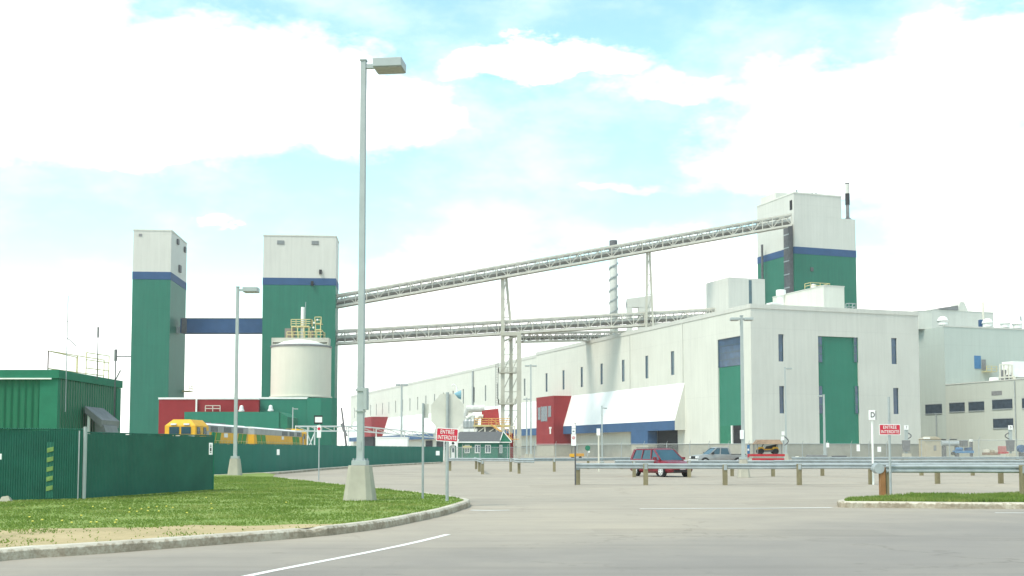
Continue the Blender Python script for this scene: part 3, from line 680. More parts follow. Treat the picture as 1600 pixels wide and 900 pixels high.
# main support tower
uc = on(cA, cB, 786); lc = on(cC, cD, 800)
root = thing('support_tower', 'tall steel support tower with two platforms holding both conveyors', 'tower', (uc.x, uc.y, 0))
O_ = Vector((uc.x, uc.y, 0)); Y0 = uc.y
pA = P(786, 716, Y0); pA.z = 0
lx = [(P(p, 600, Y0).x - uc.x) for p in (785.5, 798.5, 811)]
MB().beam((lx[0], 0, 0), (lx[0], 0, uc.z - 1.3), .85).build('leg', leg_m, root)
MB().beam((lx[1], 1.2, 0), (lx[1], 1.2, lc.z - 1.4), .78).build('leg', leg_m, root)
MB().beam((lx[2], -.8, 0), (lx[2], -.8, lc.z - 1.4), 1.0).build('leg', leg_m, root)
MB().beam((lx[0] + 1.65, .6, lc.z + 1.4), (lx[0] + .75, .6, uc.z - 1.3), .6).build('upper_leg', leg_m, root)
mb = MB()
lattice(mb, Vector((lx[0], 0, 2)), Vector((lx[0], 0, lc.z - 2)), Vector((lx[1], 1.2, 2)), Vector((lx[1], 1.2, lc.z - 2)), 6)
lattice(mb, Vector((lx[1], 1.2, 2)), Vector((lx[1], 1.2, lc.z - 2)), Vector((lx[2], -.8, 2)), Vector((lx[2], -.8, lc.z - 2)), 6)
lattice(mb, Vector((lx[0], 0, lc.z + 2)), Vector((lx[0], 0, uc.z - 2)), Vector((lx[0] + 1.5, .6, lc.z + 2)), Vector((lx[0] + .7, .6, uc.z - 2)), 2)
mb.build('bracing', leg_m, root)
for py in (582, 631):
    zz = zat(py, Y0); pf = MB().box(lx[0] - .9, lx[1] + 1.1, -1.1, 1.6, zz - .15, zz + .15).build('platform', leg_m, root)
    railing(MB(), [(lx[0] - .9, 1.6, zz), (lx[0] - .9, -1.1, zz), (lx[1] + 1.1, -1.1, zz), (lx[1] + 1.1, 1.6, zz)], 1.0, .06, .9, (.33, .66)).build('guard_rail', leg_m, pf)
mb = MB(); xl = P(776.5, 600, Y0).x - uc.x
mb.beam((xl - .25, 0, 1), (xl - .25, 0, lc.z - 1.5), .1); mb.beam((xl + .25, 0, 1), (xl + .25, 0, lc.z - 1.5), .1)
for i in range(70): zz = 1.2 + i * .36; mb.beam((xl - .25, 0, zz), (xl + .25, 0, zz), .05) if zz < lc.z - 1.6 else None
mb.build('ladder', dkgrey, root)
mb = MB().box(lx[0] - .2, lx[2] + .3, -.9, 1.3, lc.z - 2.1, lc.z - 1.4); mb.beam((lx[0] + .3, 0, lc.z - 3.2), (lx[2], 0, lc.z - 1.9), .4); mb.build('cross_head', leg_m, root)
# A-frame on the roof
ua = on(cA, cB, 1014); root = thing('conveyor_support', 'slender A-frame steel support under the upper conveyor right of the chimney', 'frame', (ua.x, ua.y, HB - .3))
hA = ua.z - 1.2 - HB + .3; wA = [P(p, 480, ua.y).x - ua.x for p in (1008, 1023, 1012, 1016)]
MB().beam((wA[0], 0, -8), (wA[2], 0, hA), .5).build('leg', leg_m, root); MB().beam((wA[1], .3, -8), (wA[3], .3, hA), .45).build('leg', leg_m, root)
mb = lattice(MB(), Vector((wA[0] * .98, 0, 0)), Vector((wA[2], 0, hA * .96)), Vector((wA[1] * .98, .3, 0)), Vector((wA[3], .3, hA * .96)), 4); mb.build('bracing', leg_m, root)
# spiral stack and duct
Ys = 300; q = P(959, 500, Ys); stz = zat(376, Ys)
st = thing('chimney_stack', 'pale round chimney wrapped by a spiral rib and dark rim behind the conveyors', 'chimney', (q.x, Ys, 0))
sr = 6.2 / F_PX * Ys
MB().lathe([(sr * 1.12, 20), (sr * 1.0, 40), (sr * .95, stz - 2)], n=28).build('shaft', mat('stack_grey', (.46, .47, .43), var=.08, scale=.3, streak=.4), st, smooth=True)
MB().lathe([(sr * .98, stz - 3.6), (sr * .98, stz - 2.4)], n=28).build('band', dkgrey, st); MB().lathe([(sr * 1.02, stz - 1.5), (sr * 1.02, stz)], n=28).build('rim', dkgrey, st)
mb = MB(); pr_ = None
for i in range(240):
    a = i * .24 + 1; zz = 24 + i * (stz - 29) / 240; p_ = Vector((math.cos(a) * sr * 1.04, math.sin(a) * sr * 1.04, zz))
    if pr_: mb.beam(pr_, p_, .3)
    pr_ = p_
mb.build('spiral_rib', steel, st)
Yd = 285; q = P(991, 480, Yd); dz0 = zat(520, Yd); dz1 = zat(462, Yd)
dt = thing('exhaust_duct', 'pale inverted U shaped duct beside the spiral chimney', 'duct', (q.x, Yd, 0))
k_ = Yd / F_PX
MB().box(-12 * k_, -3.5 * k_, -1, 1, dz0 - 4, dz1 - 1.6).build('near_leg', white_wall, dt); MB().box(6 * k_, 25 * k_, -.98, .98, dz0 - 4, dz1 - 1.6).build('far_leg', white_wall, dt)
MB().hexa([(-12 * k_, -1.04, dz1 - 3), (26 * k_, -1.04, dz1 - 3), (26 * k_, 1.04, dz1 - 3), (-12 * k_, 1.04, dz1 - 3)], [(-12 * k_, -1.04, dz1 - .9), (26 * k_, -1.04, dz1 - .1), (26 * k_, 1.04, dz1 - .1), (-12 * k_, 1.04, dz1 - .9)]).build('crossover', white_wall, dt)

# ================================================================ SILO TOWERS
def silo(label, px_c, py_top, Y, rot, px_l, px_r, depth, pyb1, pyb2, vents):
    c = P(px_c, py_top, Y); fr = Frame(c.x, Y, rot); root = thing('storage_tower', label, 'tower', fr.o, rot)
    x0 = fr.hit(1, 0, px_l, 600).x; x1 = fr.hit(1, 0, px_r, 600).x if px_r else 0
    z1, z2 = zat(pyb1, Y), zat(pyb2, Y)
    box('lower_wall', green_wall, root, x0, x1, 0, depth, 0, z2); box('blue_band', blue_band, root, x0 - .05, x1 + .05, -.05, depth + .05, z2 + .01, z1)
    box('upper_wall', white_wall, root, x0, x1, 0, depth, z1 + .01, c.z)
    MB().box(x0 - .1, x1 + .1, -.1, .25, c.z + .01, c.z + .3).box(x1 - .15, x1 + .1, .26, depth, c.z + .01, c.z + .3).box(x0 - .1, x0 + .15, .26, depth, c.z + .01, c.z + .3).build('coping', white_side, root)
    return root, fr, x0, x1, c.z
s1, f1_, a0, a1, zt1 = silo('left green storage tower with off-white top and corner towards the road', 268, 361, 240, R(4.5), 203.5, None, 16, 425, 437, 0)
box('vent', midgrey, s1, f1_.hit(1, 0, 217, 368).x, f1_.hit(1, 0, 222, 368).x, -.08, -.01, zat(370, 240), zat(366, 240))
for px, py, s in ((277, 378, 1.1), (288, 390, 1.1), (280, 420, 1.5)):
    h_ = f1_.hit(0, a1, px, py); box('vent', dkgrey, s1, a1 + .01, a1 + .35, h_.y - s * .6, h_.y + s * .6, h_.z - s * .5, h_.z + s * .5)
h_ = f1_.hit(0, a1, 287, 611); mb = MB().box(a1, a1 + 1.6, h_.y - 2, h_.y + 2, h_.z - .2, h_.z); railing(mb, [(a1 + 1.6, h_.y - 2, h_.z), (a1 + 1.6, h_.y + 2, h_.z)], 1.1); mb.build('landing', yellow_rail, s1)
s2, f2_, b0, b1, zt2 = silo('right green storage tower with off-white top behind the cream tank', 523, 370, 242, R(4.5), 408.5, 523, 8, 435, 446, 0)
for a, b in ((433, 444), (487, 498)):
    xa, xb = f2_.hit(1, 0, a, 378).x, f2_.hit(1, 0, b, 378).x; v_ = box('vent', midgrey, s2, xa, xb, -.1, -.01, zat(381.5, 241), zat(375.5, 241))
    mb = MB()
    for i in range(4): zz = zat(381.5, 241) + .12 + i * .19; mb.box(xa, xb, -.16, -.101, zz, zz + .07)
    mb.build('louvre', steel, v_)
for px, py in ((501, 424), (488, 442)):
    x_ = f2_.hit(1, 0, px, py).x; zz = zat(py, 241); MB().box(x_ - .25, x_ + .25, -.7, -.01, zz - .5, zz + .4).build('flood_lamp', black, s2)
brz0, brz1 = zat(520, 246), zat(498, 246)
br = thing('link_bridge', 'dark blue enclosed bridge joining the two storage towers', 'bridge', (xat(288, 246), 246, brz0))
xl_ = xat(408, 246) - xat(288, 246) + 1
box('enclosure', blue_band, br, -1.2, xl_, 0, 3, 0, brz1 - brz0); box('end_plate', dkgrey, br, -.9, .2, -.12, -.01, -.1, brz1 - brz0 + .1)
MB().box(-1.2, xl_, -.08, 3.08, brz1 - brz0 + .01, brz1 - brz0 + .15).build('roof', midgrey, br); MB().box(-2.1, -1.25, .4, 1.2, 0, 1.4).build('bracket', steel, br)
# tank
TY = 212; tk = P(470, 622, TY); kk = TY / F_PX; tr = 46.5 * kk
tz0 = 0; zb0 = zat(622, TY); zr = zat(542, TY) - zb0
T = thing('storage_tank', 'round cream tank with yellow railed platform on the green building', 'tank', (tk.x, TY, zb0))
MB().lathe([(tr * 1.04, 0), (tr * 1.04, .25), (tr, .3), (tr, zr)], n=56).build('shell', cream, T, smooth=False)
MB().lathe([(tr * 1.025, zr - .25), (tr * 1.025, zr + .05)], n=56).build('rim', midgrey, T)
MB().lathe([(tr * .98, zr), (tr * .6, zr + .85), (tr * .2, zr + 1.3), (.05, zr + 1.35)], n=48).build('dome', pure_white, T, smooth=True)
pz = zat(535, TY) - zb0
mb = MB().box(-45 * kk, 44 * kk, -1.2, 1.2, pz - .1, pz + .75)
for s in (-44, 43): mb.box((s - 1) * kk, (s + 1) * kk, -1.2, 1.2, zr, pz - .1)
mb.box(-44 * kk, -20 * kk, -1.22, -1.0, pz - .6, pz - .35); mb.box(25 * kk, 43 * kk, -1.22, -1.0, pz - .6, pz - .35); mb.build('beam', leg_m, T)
pt_ = pz + .75; r_ = MB(); railing(r_, [(-21 * kk, -1.2, pt_), (35 * kk, -1.2, pt_), (35 * kk, 1.2, pt_)], 1.1, .06, 1.0); r_.build('guard_rail', yellow_rail, T)
u_ = MB().box(-15 * kk, 13 * kk, -1, 1, pt_ + 2.0, pt_ + 2.25)
for s in (-14, -5, 5, 13, 23, 31): u_.beam((s * kk, -.9, pt_), (s * kk, -.9, pt_ + (2.1 if s < 15 else 3.3)), .16)
u_.box(22 * kk, 32 * kk, -1, 1, pt_ + 1.4, pt_ + 1.6); u_.box(22 * kk, 32 * kk, -1, 1, pt_ + 2.6, pt_ + 2.75); u_.build('frame', yellow_rail, T)
r_ = MB(); railing(r_, [(-15 * kk, -1, pt_ + 2.25), (16 * kk, -1, pt_ + 2.25), (16 * kk, 1, pt_ + 2.25)], 1.15, .06, .8, (.33, .66)); railing(r_, [(22 * kk, -1, pt_ + 2.75), (32 * kk, -1, pt_ + 2.75)], 1.1, .06, .6, (.5,)); r_.build('guard_rail', yellow_rail, T)
MB().cyl((1.2 * kk, 0, pt_), (1.6 * kk, 0, zat(480, TY) - zb0), .36, .33, 14).build('filter_pipe', pure_white, T)
MB().cyl((5 * kk, 0, pt_), (6 * kk, 0, zat(472, TY) - zb0), .05, n=6).build('antenna', steel, T)
for s, py in ((26, 501), (21, 505.5), (20, 513)):
    MB().lathe([(.05, -.18), (.18, -.08), (.2, .05), (.05, .2)], (s * kk, -1, zat(py, TY) - zb0), 10).build('lamp_globe', pure_white, T)
for q_ in ((-3, -1.2, -.6, .6, pt_, pt_ + 1.8), (1.2, 2.2, -.6, .6, pt_, pt_ + 1.5)): box('filter_box', truss_d, T, *q_)

# low buildings under the towers
def lowb(name, label, px0, px1, Y, py, dep, m, trim=True, cat='building'):
    x0, x1, z = xat(px0, Y), xat(px1, Y), zat(py, Y)
    o = thing(name, label, cat, (x0, Y, 0)); box('wall', m, o, 0, x1 - x0, 0, dep, 0, z)
    if trim: box('roof_edge', pure_white, o, -.1, x1 - x0 + .1, -.1, .3, z + .01, z + .32)
    return o, x1 - x0, z
lb, w1, z1 = lowb('red_building', 'low dark red building with white roof edge between the storage towers', 248, 404, 196, 624, 16, red_wall)
wf0, wf1 = xat(322, 196) - xat(248, 196), xat(345, 196) - xat(248, 196)
railing(MB(), [(wf0, -.5, zat(643, 196)), (wf1, -.5, zat(643, 196))], zat(634, 196) - zat(643, 196), .06, .85, (.5,)).build('guard_rail', cream, lb)
MB().beam((xat(307.5, 196) - xat(248, 196), -.3, zat(645, 196)), (xat(307.5, 196) - xat(248, 196), -.3, zat(624, 196)), .25).build('downpipe', pure_white, lb)
lg, w2, z2 = lowb('green_building', 'low green building carrying the cream tank', 405, 480, 197, 623.5, 34, green_panel)
xg = xat(480, 197) - xat(405, 197); r5 = xat(524, 197) - xat(480, 197)
mb = MB(); pts = [(xg + .01, -.25), (xg + r5 * .5, -.5), (xg + r5 * .85, .3), (xg + r5, 1.5), (xg + r5 - .5, 5), (xg + .01, 5)]
mb.hexa([(a, b, 0) for a, b in pts], [(a, b, z2 + .2) for a, b in pts]); mb.build('corner_wall', green_panel, lg)
lf, w3, z3 = lowb('green_annex', 'low green annex in front of the red building behind the locomotives', 288, 436, 183, 643.5, 10, green_panel, trim=False)
MB().hexa([(w3 + .01, .2, 0), (w3 + 1.3, .2, 0), (w3 + 1.3, 9, 0), (w3 + .01, 9, 0)], [(w3 + .01, .2, z3), (w3 + 1.3, .2, z3 - .8), (w3 + 1.3, 9, z3 - .8), (w3 + .01, 9, z3)]).build('side_lean_to', green_light, lf)
for px, py, Y, nm in ((423.5, 637.5, 196.6, 'white bell shaped vent on the low green building'), (378, 638, 195.4, 'white vent hood on the low red building')):
    q = P(px, py, Y - .5); v_ = thing('vent_hood', nm, 'vent', (q.x, q.y - .3, q.z)); MB().lathe([(.5, -.55), (.5, -.3), (.38, -.25), (.3, .35), (.1, .5)], n=16).build('hood', pure_white, v_)
    MB().box(-.2, .2, .1, .85, -.1, .2).build('bracket', steel, v_)

# ---- left shed
SY = 60; sx = xat(88.5, SY); sz = zat(578, SY)
sh = thing('green_shed', 'ribbed dark green steel shed behind the near fence', 'building', (sx, SY, 0))
yb_ = 9.6
box('wall', green_shed, sh, -22, 0, 0, yb_, 0, sz - .45)
box('eaves_band', green_light, sh, -22.1, .12, -.12, yb_ + .12, sz - .44, sz); box('gutter', pure_white, sh, -22, -.25, -.2, -.125, sz - .50, sz - .43)
box('corner_trim', green_light, sh, -.9, .04, -.04, .3, 0, sz - .46); box('corner_trim', green_light, sh, -.3, .05, yb_ - .7, yb_ + .05, 0, sz - .46)
# sloped intake hood on its side
ch = thing('coal_chute_hood', 'sloping dark grey hood on white posts against the green shed', 'hood', (sx + .2, 63.3, 0))
ch.name = 'intake_hood'
zt0 = zat(635, 63.5)
MB().hexa([(.0, .1, zt0 - .35), (.9, .1, zt0 - 1.15), (.9, 3.0, zt0 - 1.15), (0, 3.0, zt0 - .35)], [(.0, .1, zt0), (.95, .1, zt0 - .75), (.95, 3.0, zt0 - .75), (0, 3.0, zt0)]).build('roof', midgrey, ch)
MB().hexa([(.6, .3, zt0 - 2.0), (1.3, .3, zt0 - 2.0), (1.3, 2.4, zt0 - 2.0), (.6, 2.4, zt0 - 2.0)], [(.5, .3, zt0 - .9), (1.0, .3, zt0 - 1.05), (1.0, 2.4, zt0 - 1.05), (.5, 2.4, zt0 - .9)]).build('metal_box', midgrey, ch)
for x_, y_ in ((.2, .2), (.2, 2.8), (1.2, 1.0)): MB().beam((x_, y_, 0), (x_, y_, zt0 - (.5 if x_ < 1 else 1.6)), .12).build('post', pure_white, ch)
q = P(97, 588, 61); rr = thing('roof_railing', 'thin yellow railing on the roof of the green shed', 'railing', (sx - 1.0, 61, sz))
mb = MB(); railing(mb, [(-.1, 4.5, 0), (.0, .2, 0), (.75, 6.5, 0)], 1.1, .022, 3.0, (.15,)); railing(mb, [(.55, 4.2, 0), (1.0, 6.6, 0)], 1.35, .022, 1.2, (.35, .7)); mb.build('rail', yellow_rail, rr)
def mast(name, label, px, py_top, Y, zb_, r, arm=None, m=dkgrey, sleeve=0):
    q = P(px, py_top, Y); o = thing(name, label, 'antenna' if name == 'antenna' else 'mast', (q.x, Y, zb_)); h = q.z - zb_
    MB().cyl((0, 0, 0), (0, 0, h * (1 - sleeve)), r, r * .7, 8).build('rod', m, o)
    if sleeve: MB().cyl((0, 0, h * (1 - sleeve)), (0, 0, h), r * 2, r * 2, 8).build('radome', midgrey, o)
    if arm: 
        for a, b in arm: MB().beam(a, b, r * 1.2).build('crossarm', m, o)
    return o
h0 = sz
mast('antenna', 'tallest thin whip antenna with a side arm on the green shed', 106.5, 462, 60.5, 3.6, .028, [((-.9, 0, 5.0 - .2), (.1, 0, 4.78)), ((0, 0, 3.9), (.35, .4, 3.5))], steel, )
mast('antenna', 'medium antenna rod inside the yellow roof railing', 153.5, 511, 63, sz - .3, .028, None, dkgrey, .2)
mast('antenna', 'short dark antenna at the right end of the green shed', 181, 546, 66.5, 2.6, .045, [((0, 0, 3.0), (.3, 0, 3.6)), ((0, 0, 4.4), (.9, 0, 4.4))], dkgrey, .14)
q = P(533.5, 637, 110); lm = thing('leaning_pole', 'thin dark pole leaning beside the white pipe bridge', 'pole', (xat(546, 110), 110, 0))
MB().cyl((0, 0, 0), (q.x - xat(546, 110), 0, q.z), .11, .07, 8).build('shaft', dkgrey, lm); MB().cyl((-.25, 0, 2.9), (-.75, .0, 4.1), .13, .13, 8).build('joint_sleeve', midgrey, lm)

# ================================================================ RIGHT-HAND WORKS
X = P(1477, 600, 238); FW = Frame(X.x, X.y, TH)
wz = FW.hit(0, 0, 1477, 510).z; wl_ = FW.hit(0, 0, 1477, 602).z; yF = FW.hit(0, 0, 1640, 600).y
W = thing('annex_building', 'grey clad annex with long strip windows and white dome vents on its roof', 'building', FW.o, TH)
box('upper_wall', grey_wall, W, 0, 60, 0, 40, 0, wz); box('roof_edge', white_wall, W, -.1, 60.1, -.1, .3, wz + .01, wz + .3)
box('lower_wall', mat('pale_grey_cladding', (.47, .49, .43), var=.05, scale=.12, streak=.5, joint=4.5), W, -.004, 55, yF, -.01, 0, wl_); box('roof_edge', white_wall, W, -.1, 55, yF, -.02, wl_ + .01, wl_ + .2)
def ww(px0, px1, py0, py1): a = FW.hit(0, 0, px0, (py0 + py1) / 2).y; b = FW.hit(0, 0, px1, (py0 + py1) / 2).y; pc = (px0 + px1) / 2; return min(a, b), max(a, b), FW.hit(0, 0, pc, py1).z, FW.hit(0, 0, pc, py0).z
for q in ((1446, 1472, 632, 646), (1483.5, 1507.5, 629.5, 643), (1513.5, 1538, 628, 641.5), (1550.5, 1582, 624.5, 638.5), (1552, 1583.5, 654.5, 668.5), (1597, 1625, 622, 637)):
    a, b, c, d = ww(*q); wn = box('window', mat('dark_window', (.035, .05, .07), rough=.25, var=.3, scale=1.), W, -.05, .2, a, b, c, d)
    MB().box(-.12, -.055, a, b, d, d + .15).box(-.14, -.055, a, b, c - .18, c).build('sill', steel, wn)
a, b, c, d = ww(1549.5, 1565.5, 611, 617.5); box('louvre', midgrey, W, -.06, .2, a, b, c, d)
y_ = FW.hit(0, 0, 1587.5, 640).y; MB().cyl((-.2, y_, 0), (-.2, y_, wl_ - .2), .09, n=8).build('downpipe', steel, W)
y_ = FW.hit(0, 0, 1464, 660).y; MB().cyl((-.2, y_, 0), (-.2, y_, FW.hit(0, 0, 1464, 646).z), .12, n=8).build('downpipe', steel, W)
def wf(px, py): return FW.hit(1, 0, px, py)
p0, p1 = wf(1522.5, 576), wf(1532, 556); box('door', bluep, W, p0.x, p1.x, -.1, -.01, p0.z, p1.z)
p0, p1 = wf(1534, 578), wf(1539, 562); box('vent', midgrey, W, p0.x, p1.x, -.25, -.01, p0.z, p1.z)
mb = MB().box(wf(1533, 580).x, wf(1549, 580).x, -1.6, -.1, wf(1540, 581).z - .1, wf(1540, 581).z); railing(mb, [(wf(1533, 580).x, -1.6, wf(1540, 581).z), (wf(1549, 580).x, -1.6, wf(1540, 581).z)], 1.1, .05, 1.); mb.build('landing', yellow_rail, W)
dome_proto = None
for px, py, lab in ((1473, 508, 'white dome vent nearest the hall at the annex roof corner'), (1543, 511, 'white dome vent right of the thin flue on the annex roof'), (1570.5, 512.5, 'white dome vent second from right on the annex roof edge'), (1589.5, 513.5, 'white dome vent last on the right of the annex roof')):
    yl = 1.35; h_ = FW.hit(1, yl, px, py); q = FW.m @ Vector((h_.x, yl, wz + .5))
    if dome_proto is None:
        t = thing('dome_vent', lab, 'roof vent', q, 0, 'white dome vents on the annex roof')
        MB().lathe([(.95, 0), (.95, .7), (1.1, .75)], n=20).build('curb', pure_white, t); MB().lathe([(1.15, .76), (1.1, 1.0), (.85, 1.5), (.5, 1.75), (.05, 1.85)], n=20).build('dome', pure_white, t, smooth=True); dome_proto = t
    else: t = copy_tree(dome_proto); t.location = q; t['label'] = lab
def wbox(name, lab, cat, px0, px1, py0, py1, yl, dep, m):
    a = FW.hit(1, yl, px0, py1); b = FW.hit(1, yl, px1, py0); q = FW.m @ Vector((a.x, yl, 0)); t = thing(name, lab, cat, (q.x, q.y, a.z), TH)
    box('casing', m, t, 0, b.x - a.x, 0, dep, 0, b.z - a.z); box('lid', white_side, t, -.06, b.x - a.x + .06, -.06, dep + .06, b.z - a.z + .01, b.z - a.z + .15); return t, b.x - a.x, b.z - a.z
wbox('plant_room', 'plain cream box on the roof between hall and annex', 'roof box', 1436, 1456, 487, 514, 6, 8, white_side)
t, ww_, hh_ = wbox('plant_room', 'wide flat grey plant room set back on the annex roof', 'roof box', 1456, 1552, 489, 516, 14, 16, white_wall)
MB().hexa([(ww_ * .12, -.2, hh_ + .2), (ww_ * .42, -.2, hh_ + .2), (ww_ * .42, 3, hh_ + .2), (ww_ * .12, 3, hh_ + .2)], [(ww_ * .12, -.2, hh_ + .5), (ww_ * .42, -.2, hh_ + 1.3), (ww_ * .42, 3, hh_ + 1.3), (ww_ * .12, 3, hh_ + .5)]).build('lean_to', midgrey, t)
MB().hexa([(ww_ * .43, .2, hh_ + .2), (ww_ * .60, .2, hh_ + .2), (ww_ * .60, 3, hh_ + .2), (ww_ * .43, 3, hh_ + .2)], [(ww_ * .48, .2, hh_ + 2.2), (ww_ * .54, .2, hh_ + 2.2), (ww_ * .54, 3, hh_ + 2.2), (ww_ * .48, 3, hh_ + 2.2)]).build('cowl', white_side, t)
q = FW.m @ Vector((FW.hit(1, 3, 1536.5, 500).x, 3, wz)); t = thing('flue_pipe', 'thin cream flue pipe rising from the annex roof', 'flue', q); MB().cyl((0, 0, 0), (0, 0, zat(472, q.y) - q.z), .22, n=10).build('pipe', cream, t); MB().box(-.9, -.3, -.5, .5, 0, 2.2).build('panel', blue_band, t); MB().lathe([(.4, 0), (.4, .3), (.25, .5)], n=12).build('collar', pure_white, t)
q = FW.m @ Vector((FW.hit(1, 3, 1595, 500).x, 3, wz)); t = thing('flue_pipe', 'short grey flue pipe at the right edge of the annex roof', 'flue', q); MB().cyl((0, 0, 0), (0, 0, zat(494, q.y) - q.z), .2, n=10).build('pipe', steel, t); MB().lathe([(.35, 0), (.35, .3), (.22, .5)], n=12).build('collar', pure_white, t)
# equipment on lower roof
def eqp(px, py, yl): h_ = FW.hit(1, yl, px, py); return FW.m @ Vector((h_.x, yl, 0))
q = eqp(1574, 590, -9); t = thing('air_handler', 'white air handling unit with open pipe frame on the lower annex roof', 'machine', (q.x, q.y, wl_ + .2), TH)
s_ = q.y / F_PX
box('casing', pure_white, t, 11 * s_, 11 * s_ + 8, 0, 3, 1.2, 4.4)
mb = MB()
for x_ in (-14, -6, 3, 10): mb.beam((x_ * s_, 0, .3), (x_ * s_, 0, 3.6), .18)
mb.beam((-14 * s_, 0, 3.6), (10 * s_, 0, 3.6), .18); mb.beam((-24 * s_, 0, .9), (14 * s_, 0, 1.25), .3); mb.beam((-6 * s_, 0, .5), (3 * s_, 0, 3.4), .12); mb.beam((12 * s_, -.1, -.8), (12 * s_, -.1, 1.2), .5); mb.build('pipe_frame', cream, t)
MB().box(-5 * s_, -1 * s_, .1, 1.2, .3, 2.6).box(5 * s_, 9 * s_, .1, 1, .3, 1.6).build('motor', midgrey, t)
MB().hexa([(-31 * s_, -.8, -.2), (-22 * s_, -.8, -.2), (-22 * s_, .8, -.2), (-31 * s_, .8, -.2)], [(-29 * s_, -.8, 1.0), (-23 * s_, -.8, 1.0), (-23 * s_, .8, 1.0), (-29 * s_, .8, 1.0)]).build('inlet_hood', pure_white, t)

# ================================================================ MID-GROUND PLANT
# cottage
CYt = 196; cw0, cw1 = xat(704, CYt), xat(778, CYt); ct = thing('gatehouse', 'small green gatehouse with dark hipped roof and white trimmed windows', 'building', (cw0, CYt, 0))
CWd = cw1 - cw0; ez = zat(691, CYt); rz_ = zat(674.5, CYt + 3)
box('wall', green_panel, ct, 0, CWd, 0, 6, 0, ez); gx0, gx1 = xat(779, CYt) - cw0, xat(796, CYt + 1) - cw0
box('wing_wall', green_panel, ct, CWd + .01, gx1, .6, 7, 0, ez)
MB().hexa([(-.5, -.5, ez + .1), (CWd + .3, -.5, ez + .1), (CWd + .3, 6.5, ez + .1), (-.5, 6.5, ez + .1)], [(1.5, 3, rz_), (CWd + 1.0, 3, rz_), (CWd + 1.0, 3.2, rz_), (1.5, 3.2, rz_)]).build('roof', roof_shingle, ct)
MB().prism([(CWd + .35, .3, ez + .1), (gx1 + .4, .3, ez + .1), (CWd + .9, .3, rz_ - .05)], (0, 6, 0)).build('gable', green_light, ct)
MB().beam((-.5, -.52, ez), (CWd + .3, -.52, ez), .2, .22).build('eaves_board', pure_white, ct)
mb = MB(); mb.beam((CWd + .3, .2, ez + .1), (CWd + .9, .2, rz_), .14); mb.beam((CWd + .9, .2, rz_), (gx1 + .4, .2, ez + .1), .14); mb.beam((CWd + .3, .2, ez), (gx1 + .4, .2, ez), .14); mb.build('gable_trim', pure_white, ct)
for px0, px1 in ((726, 734), (742, 751), (758, 767), (780, 785)):
    a, b = xat(px0, CYt) - cw0, xat(px1, CYt) - cw0; z0_, z1_ = zat(708, CYt), zat(695, CYt); yo = 0 if px0 < 779 else .6
    f_ = MB().box(a, b, yo - .1, yo - .01, z0_, z1_).build('window', pure_white, ct); MB().box(a + .14, (a + b) / 2 - .07, yo - .13, yo - .101, z0_ + .14, z1_ - .14).box((a + b) / 2 + .07, b - .14, yo - .13, yo - .101, z0_ + .14, z1_ - .14).build('pane', glass, f_)
a, b = xat(704.5, CYt) - cw0, xat(712, CYt) - cw0; dr = MB().box(a + .1, b - .1, -.12, -.01, .1, zat(694, CYt)).build('door', sign_white, ct); box('door_pane', glass, dr, a + .25, b - .25, -.15, -.125, 1.2, 1.9)
mb = MB(); mb.beam((a - .3, -1.2, zat(692, CYt)), (a + .45, -1.2, zat(688.5, CYt)), .15, 1.2); mb.beam((a + .45, -1.2, zat(688.5, CYt)), (b + .4, -1.2, zat(692, CYt)), .15, 1.2); mb.beam((a - .3, -1.6, 0), (a - .3, -1.6, zat(692, CYt)), .14); mb.beam((b + .4, -1.6, 0), (b + .4, -1.6, zat(692, CYt)), .14); mb.build('porch', pure_white, ct)
box('flower_box', yellow_rail, ct, 2.1, 3.6, -.4, -.15, 1.9, 2.3)
# red filter machine on yellow platform
MY = 214; mxx = xat(766, MY); k2 = MY / F_PX
mc = thing('filter_plant', 'red hopper machine on a yellow railed steel platform behind the gatehouse', 'machine', (mxx, MY, 0))
zp = zat(664, MY)
MB().hexa([(-15 * k2, 0, zp), (15 * k2, 0, zp), (15 * k2, 3.4, zp), (-15 * k2, 3.4, zp)], [(-13 * k2, 0, zat(641, MY)), (12.5 * k2, 0, zat(638.5, MY)), (12.5 * k2, 3.4, zat(638.5, MY)), (-13 * k2, 3.4, zat(641, MY))]).build('hopper', mat('bright_red', (.38, .03, .03), var=.12), mc)
MB().box(-26 * k2, 31 * k2, -1.5, 3.6, zp - .35, zp).build('platform', yellow_rail, mc)
railing(MB(), [(-24 * k2, -1.5, zp), (31 * k2, -1.5, zp), (31 * k2, 3.5, zp)], 1.15, .06, 1.3, (.33, .66)).build('guard_rail', mat('orange_rail', (.66, .36, .10)), mc)
mb = MB()
for x_ in (-24, -8, 10, 30): mb.beam((x_ * k2, -1.2, 0), (x_ * k2, -1.2, zp), .22); 
mb.beam((-24 * k2, -1.2, zp - 1.8), (-8 * k2, -1.2, zp - .4), .14); mb.beam((-8 * k2, -1.2, zp - 1.8), (10 * k2, -1.2, zp - .4), .14); mb.beam((38 * k2, -1.2, 0), (38 * k2, -1.2, zp - .1), .25); mb.beam((28 * k2, -1.2, zp - .3), (39 * k2, -1.2, zp - .3), .2); mb.build('leg', cream, mc)
sx0, sz0, sx1, sz1 = 2 * k2, zp, 33 * k2, zat(686, MY); mb = MB()
for yy in (-2.7, -1.7): mb.beam((sx0, yy, sz0), (sx1, yy, sz1), .12, .35); mb.beam((sx0, yy, sz0 + 1.05), (sx1, yy, sz1 + 1.05), .09)
for i in range(13): f_ = i / 12; mb.box(sx0 + (sx1 - sx0) * f_ - .12, sx0 + (sx1 - sx0) * f_ + .12, -2.7, -1.7, sz0 + (sz1 - sz0) * f_, sz0 + (sz1 - sz0) * f_ + .05)
